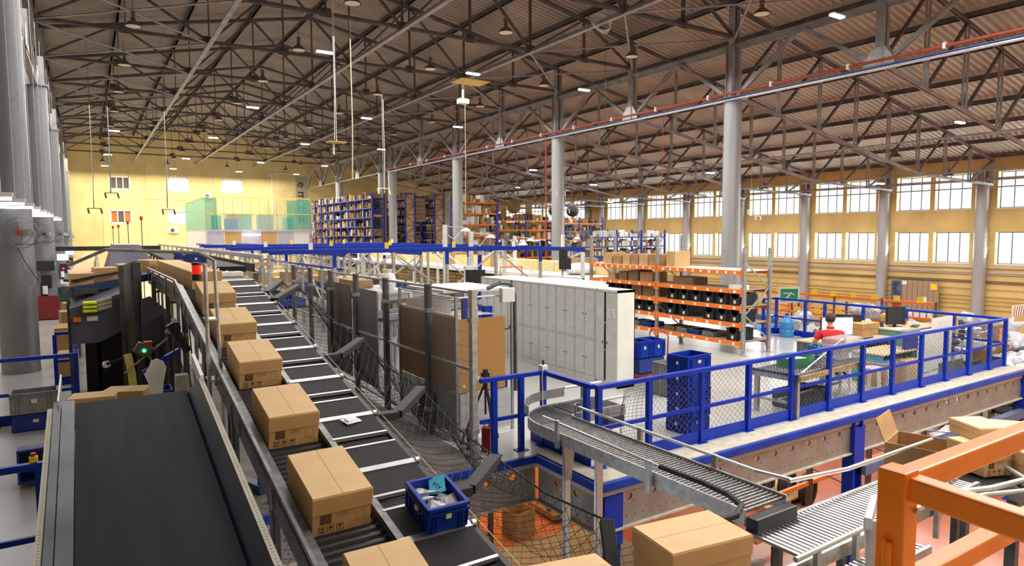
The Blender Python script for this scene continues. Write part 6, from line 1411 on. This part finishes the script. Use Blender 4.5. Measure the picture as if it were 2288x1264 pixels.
# ---------------- ceiling cords, board with projector
for i,(x,y,z0,z1,r_,m) in enumerate(((7.15,22,6.2,10.8,.012,WHITE),(7.74,22,4.92,10.2,.018,LABELM),(22.4,22,5.1,8.6,.012,RED),(18.95,22,5.2,10.9,.010,BLACK),(.43,40,4.43,10.9,.02,BLACK),(1.2,40,5.25,10.9,.03,BLACK),(3.77,40,4.49,10.9,.02,BLACK),(12.1,30,5.0,9.4,.015,WHITE),(16.5,30,4.6,10.9,.012,LABELM),(24.5,30,4.2,8.8,.012,BLACK))):
    one('ceiling_cord','%s cord hanging from the roof, %s'%({id(WHITE):'white',id(LABELM):'cream',id(RED):'red',id(BLACK):'black'}[id(m)],['far left of the nave lamps, thin','thick, with a loop','beside the first right column','in front of the second column','far left wall, leftmost','far left wall, thickest','before the left office windows','under the projector board','near the third column','over the right aisle'][i]),'cord',B().path([(x,y,z1),(x+.02,y,(z0*2+z1)/3),(x-.02,y,z0)],r_,5),m)
t=thing('projector_board','yellow board with a white projector hanging from the roof','projector',(15.1,26.9,9.95)); obj('yellow_board',B().box(-.75,-.55,0,.75,.55,.03),mat('yellow_ply',(.62,.42,.10),.7),t); obj('pole',B().tube((-.4,0,-.0),(-.4,0,-.75),.05,8),WHITE,t); obj('projector_body',B().box(-.62,-.15,-1.0,-.15,.2,-.78),WHITE,t,bevel=.02); obj('hanger_rod',B().tube((0,0,.03),(0,0,.95),.02,6),STEEL,t)
t=thing('small_board','small yellow board hanging near the left middle','board',(7.2,22,6.1)); obj('board_plate',B().box(-.3,-.2,0,.3,.2,.03),MC['yellow_ply'],t); obj('rod',B().tube((-.1,0,0),(-.1,0,-.4),.03,6),WHITE,t); obj('hanger_rod',B().tube((0,0,.03),(0,0,4.8),.01,5),WHITE,t)
for i,(x,y,z) in enumerate(((22.6,30,5.2),(12.0,29.9,5.0),(26,34,4.4),(34,26,4.2),(40,30,4.0),(.43,39.8,4.2),(1.2,39.8,5.0),(3.77,39.8,4.2))):
    t=thing('camera_bracket','small camera on a cross bracket hanging from a cord, %s one'%ordn(i),'camera',(x,y,z)); obj('cross_bar',B().box(-.3,-.02,.2,.3,.02,.24),LABELM if i<5 else BLACK,t)
    for s in (-.28,.28): obj('camera_body',B().tube((s,0,.2),(s+.05,0,-.05),.04,8),WHITE if i<5 else BLACK,t)
    obj('hanger_rod',B().tube((0,0,.24),(0,0,zr(x)-z-.02),.012,5),STEEL,t)
b=B()
for k in range(5): b.path([(.5*math.cos(a)*(1-.1*k)+.1*k,.08*k,.28*math.sin(a)) for a in [2*PI*i/18 for i in range(19)]],.012,4)
one('cable_coil','coiled pale cable hung from the roof at the top of the picture','cable',b,WHITE,(16.4,19.3,10.85))
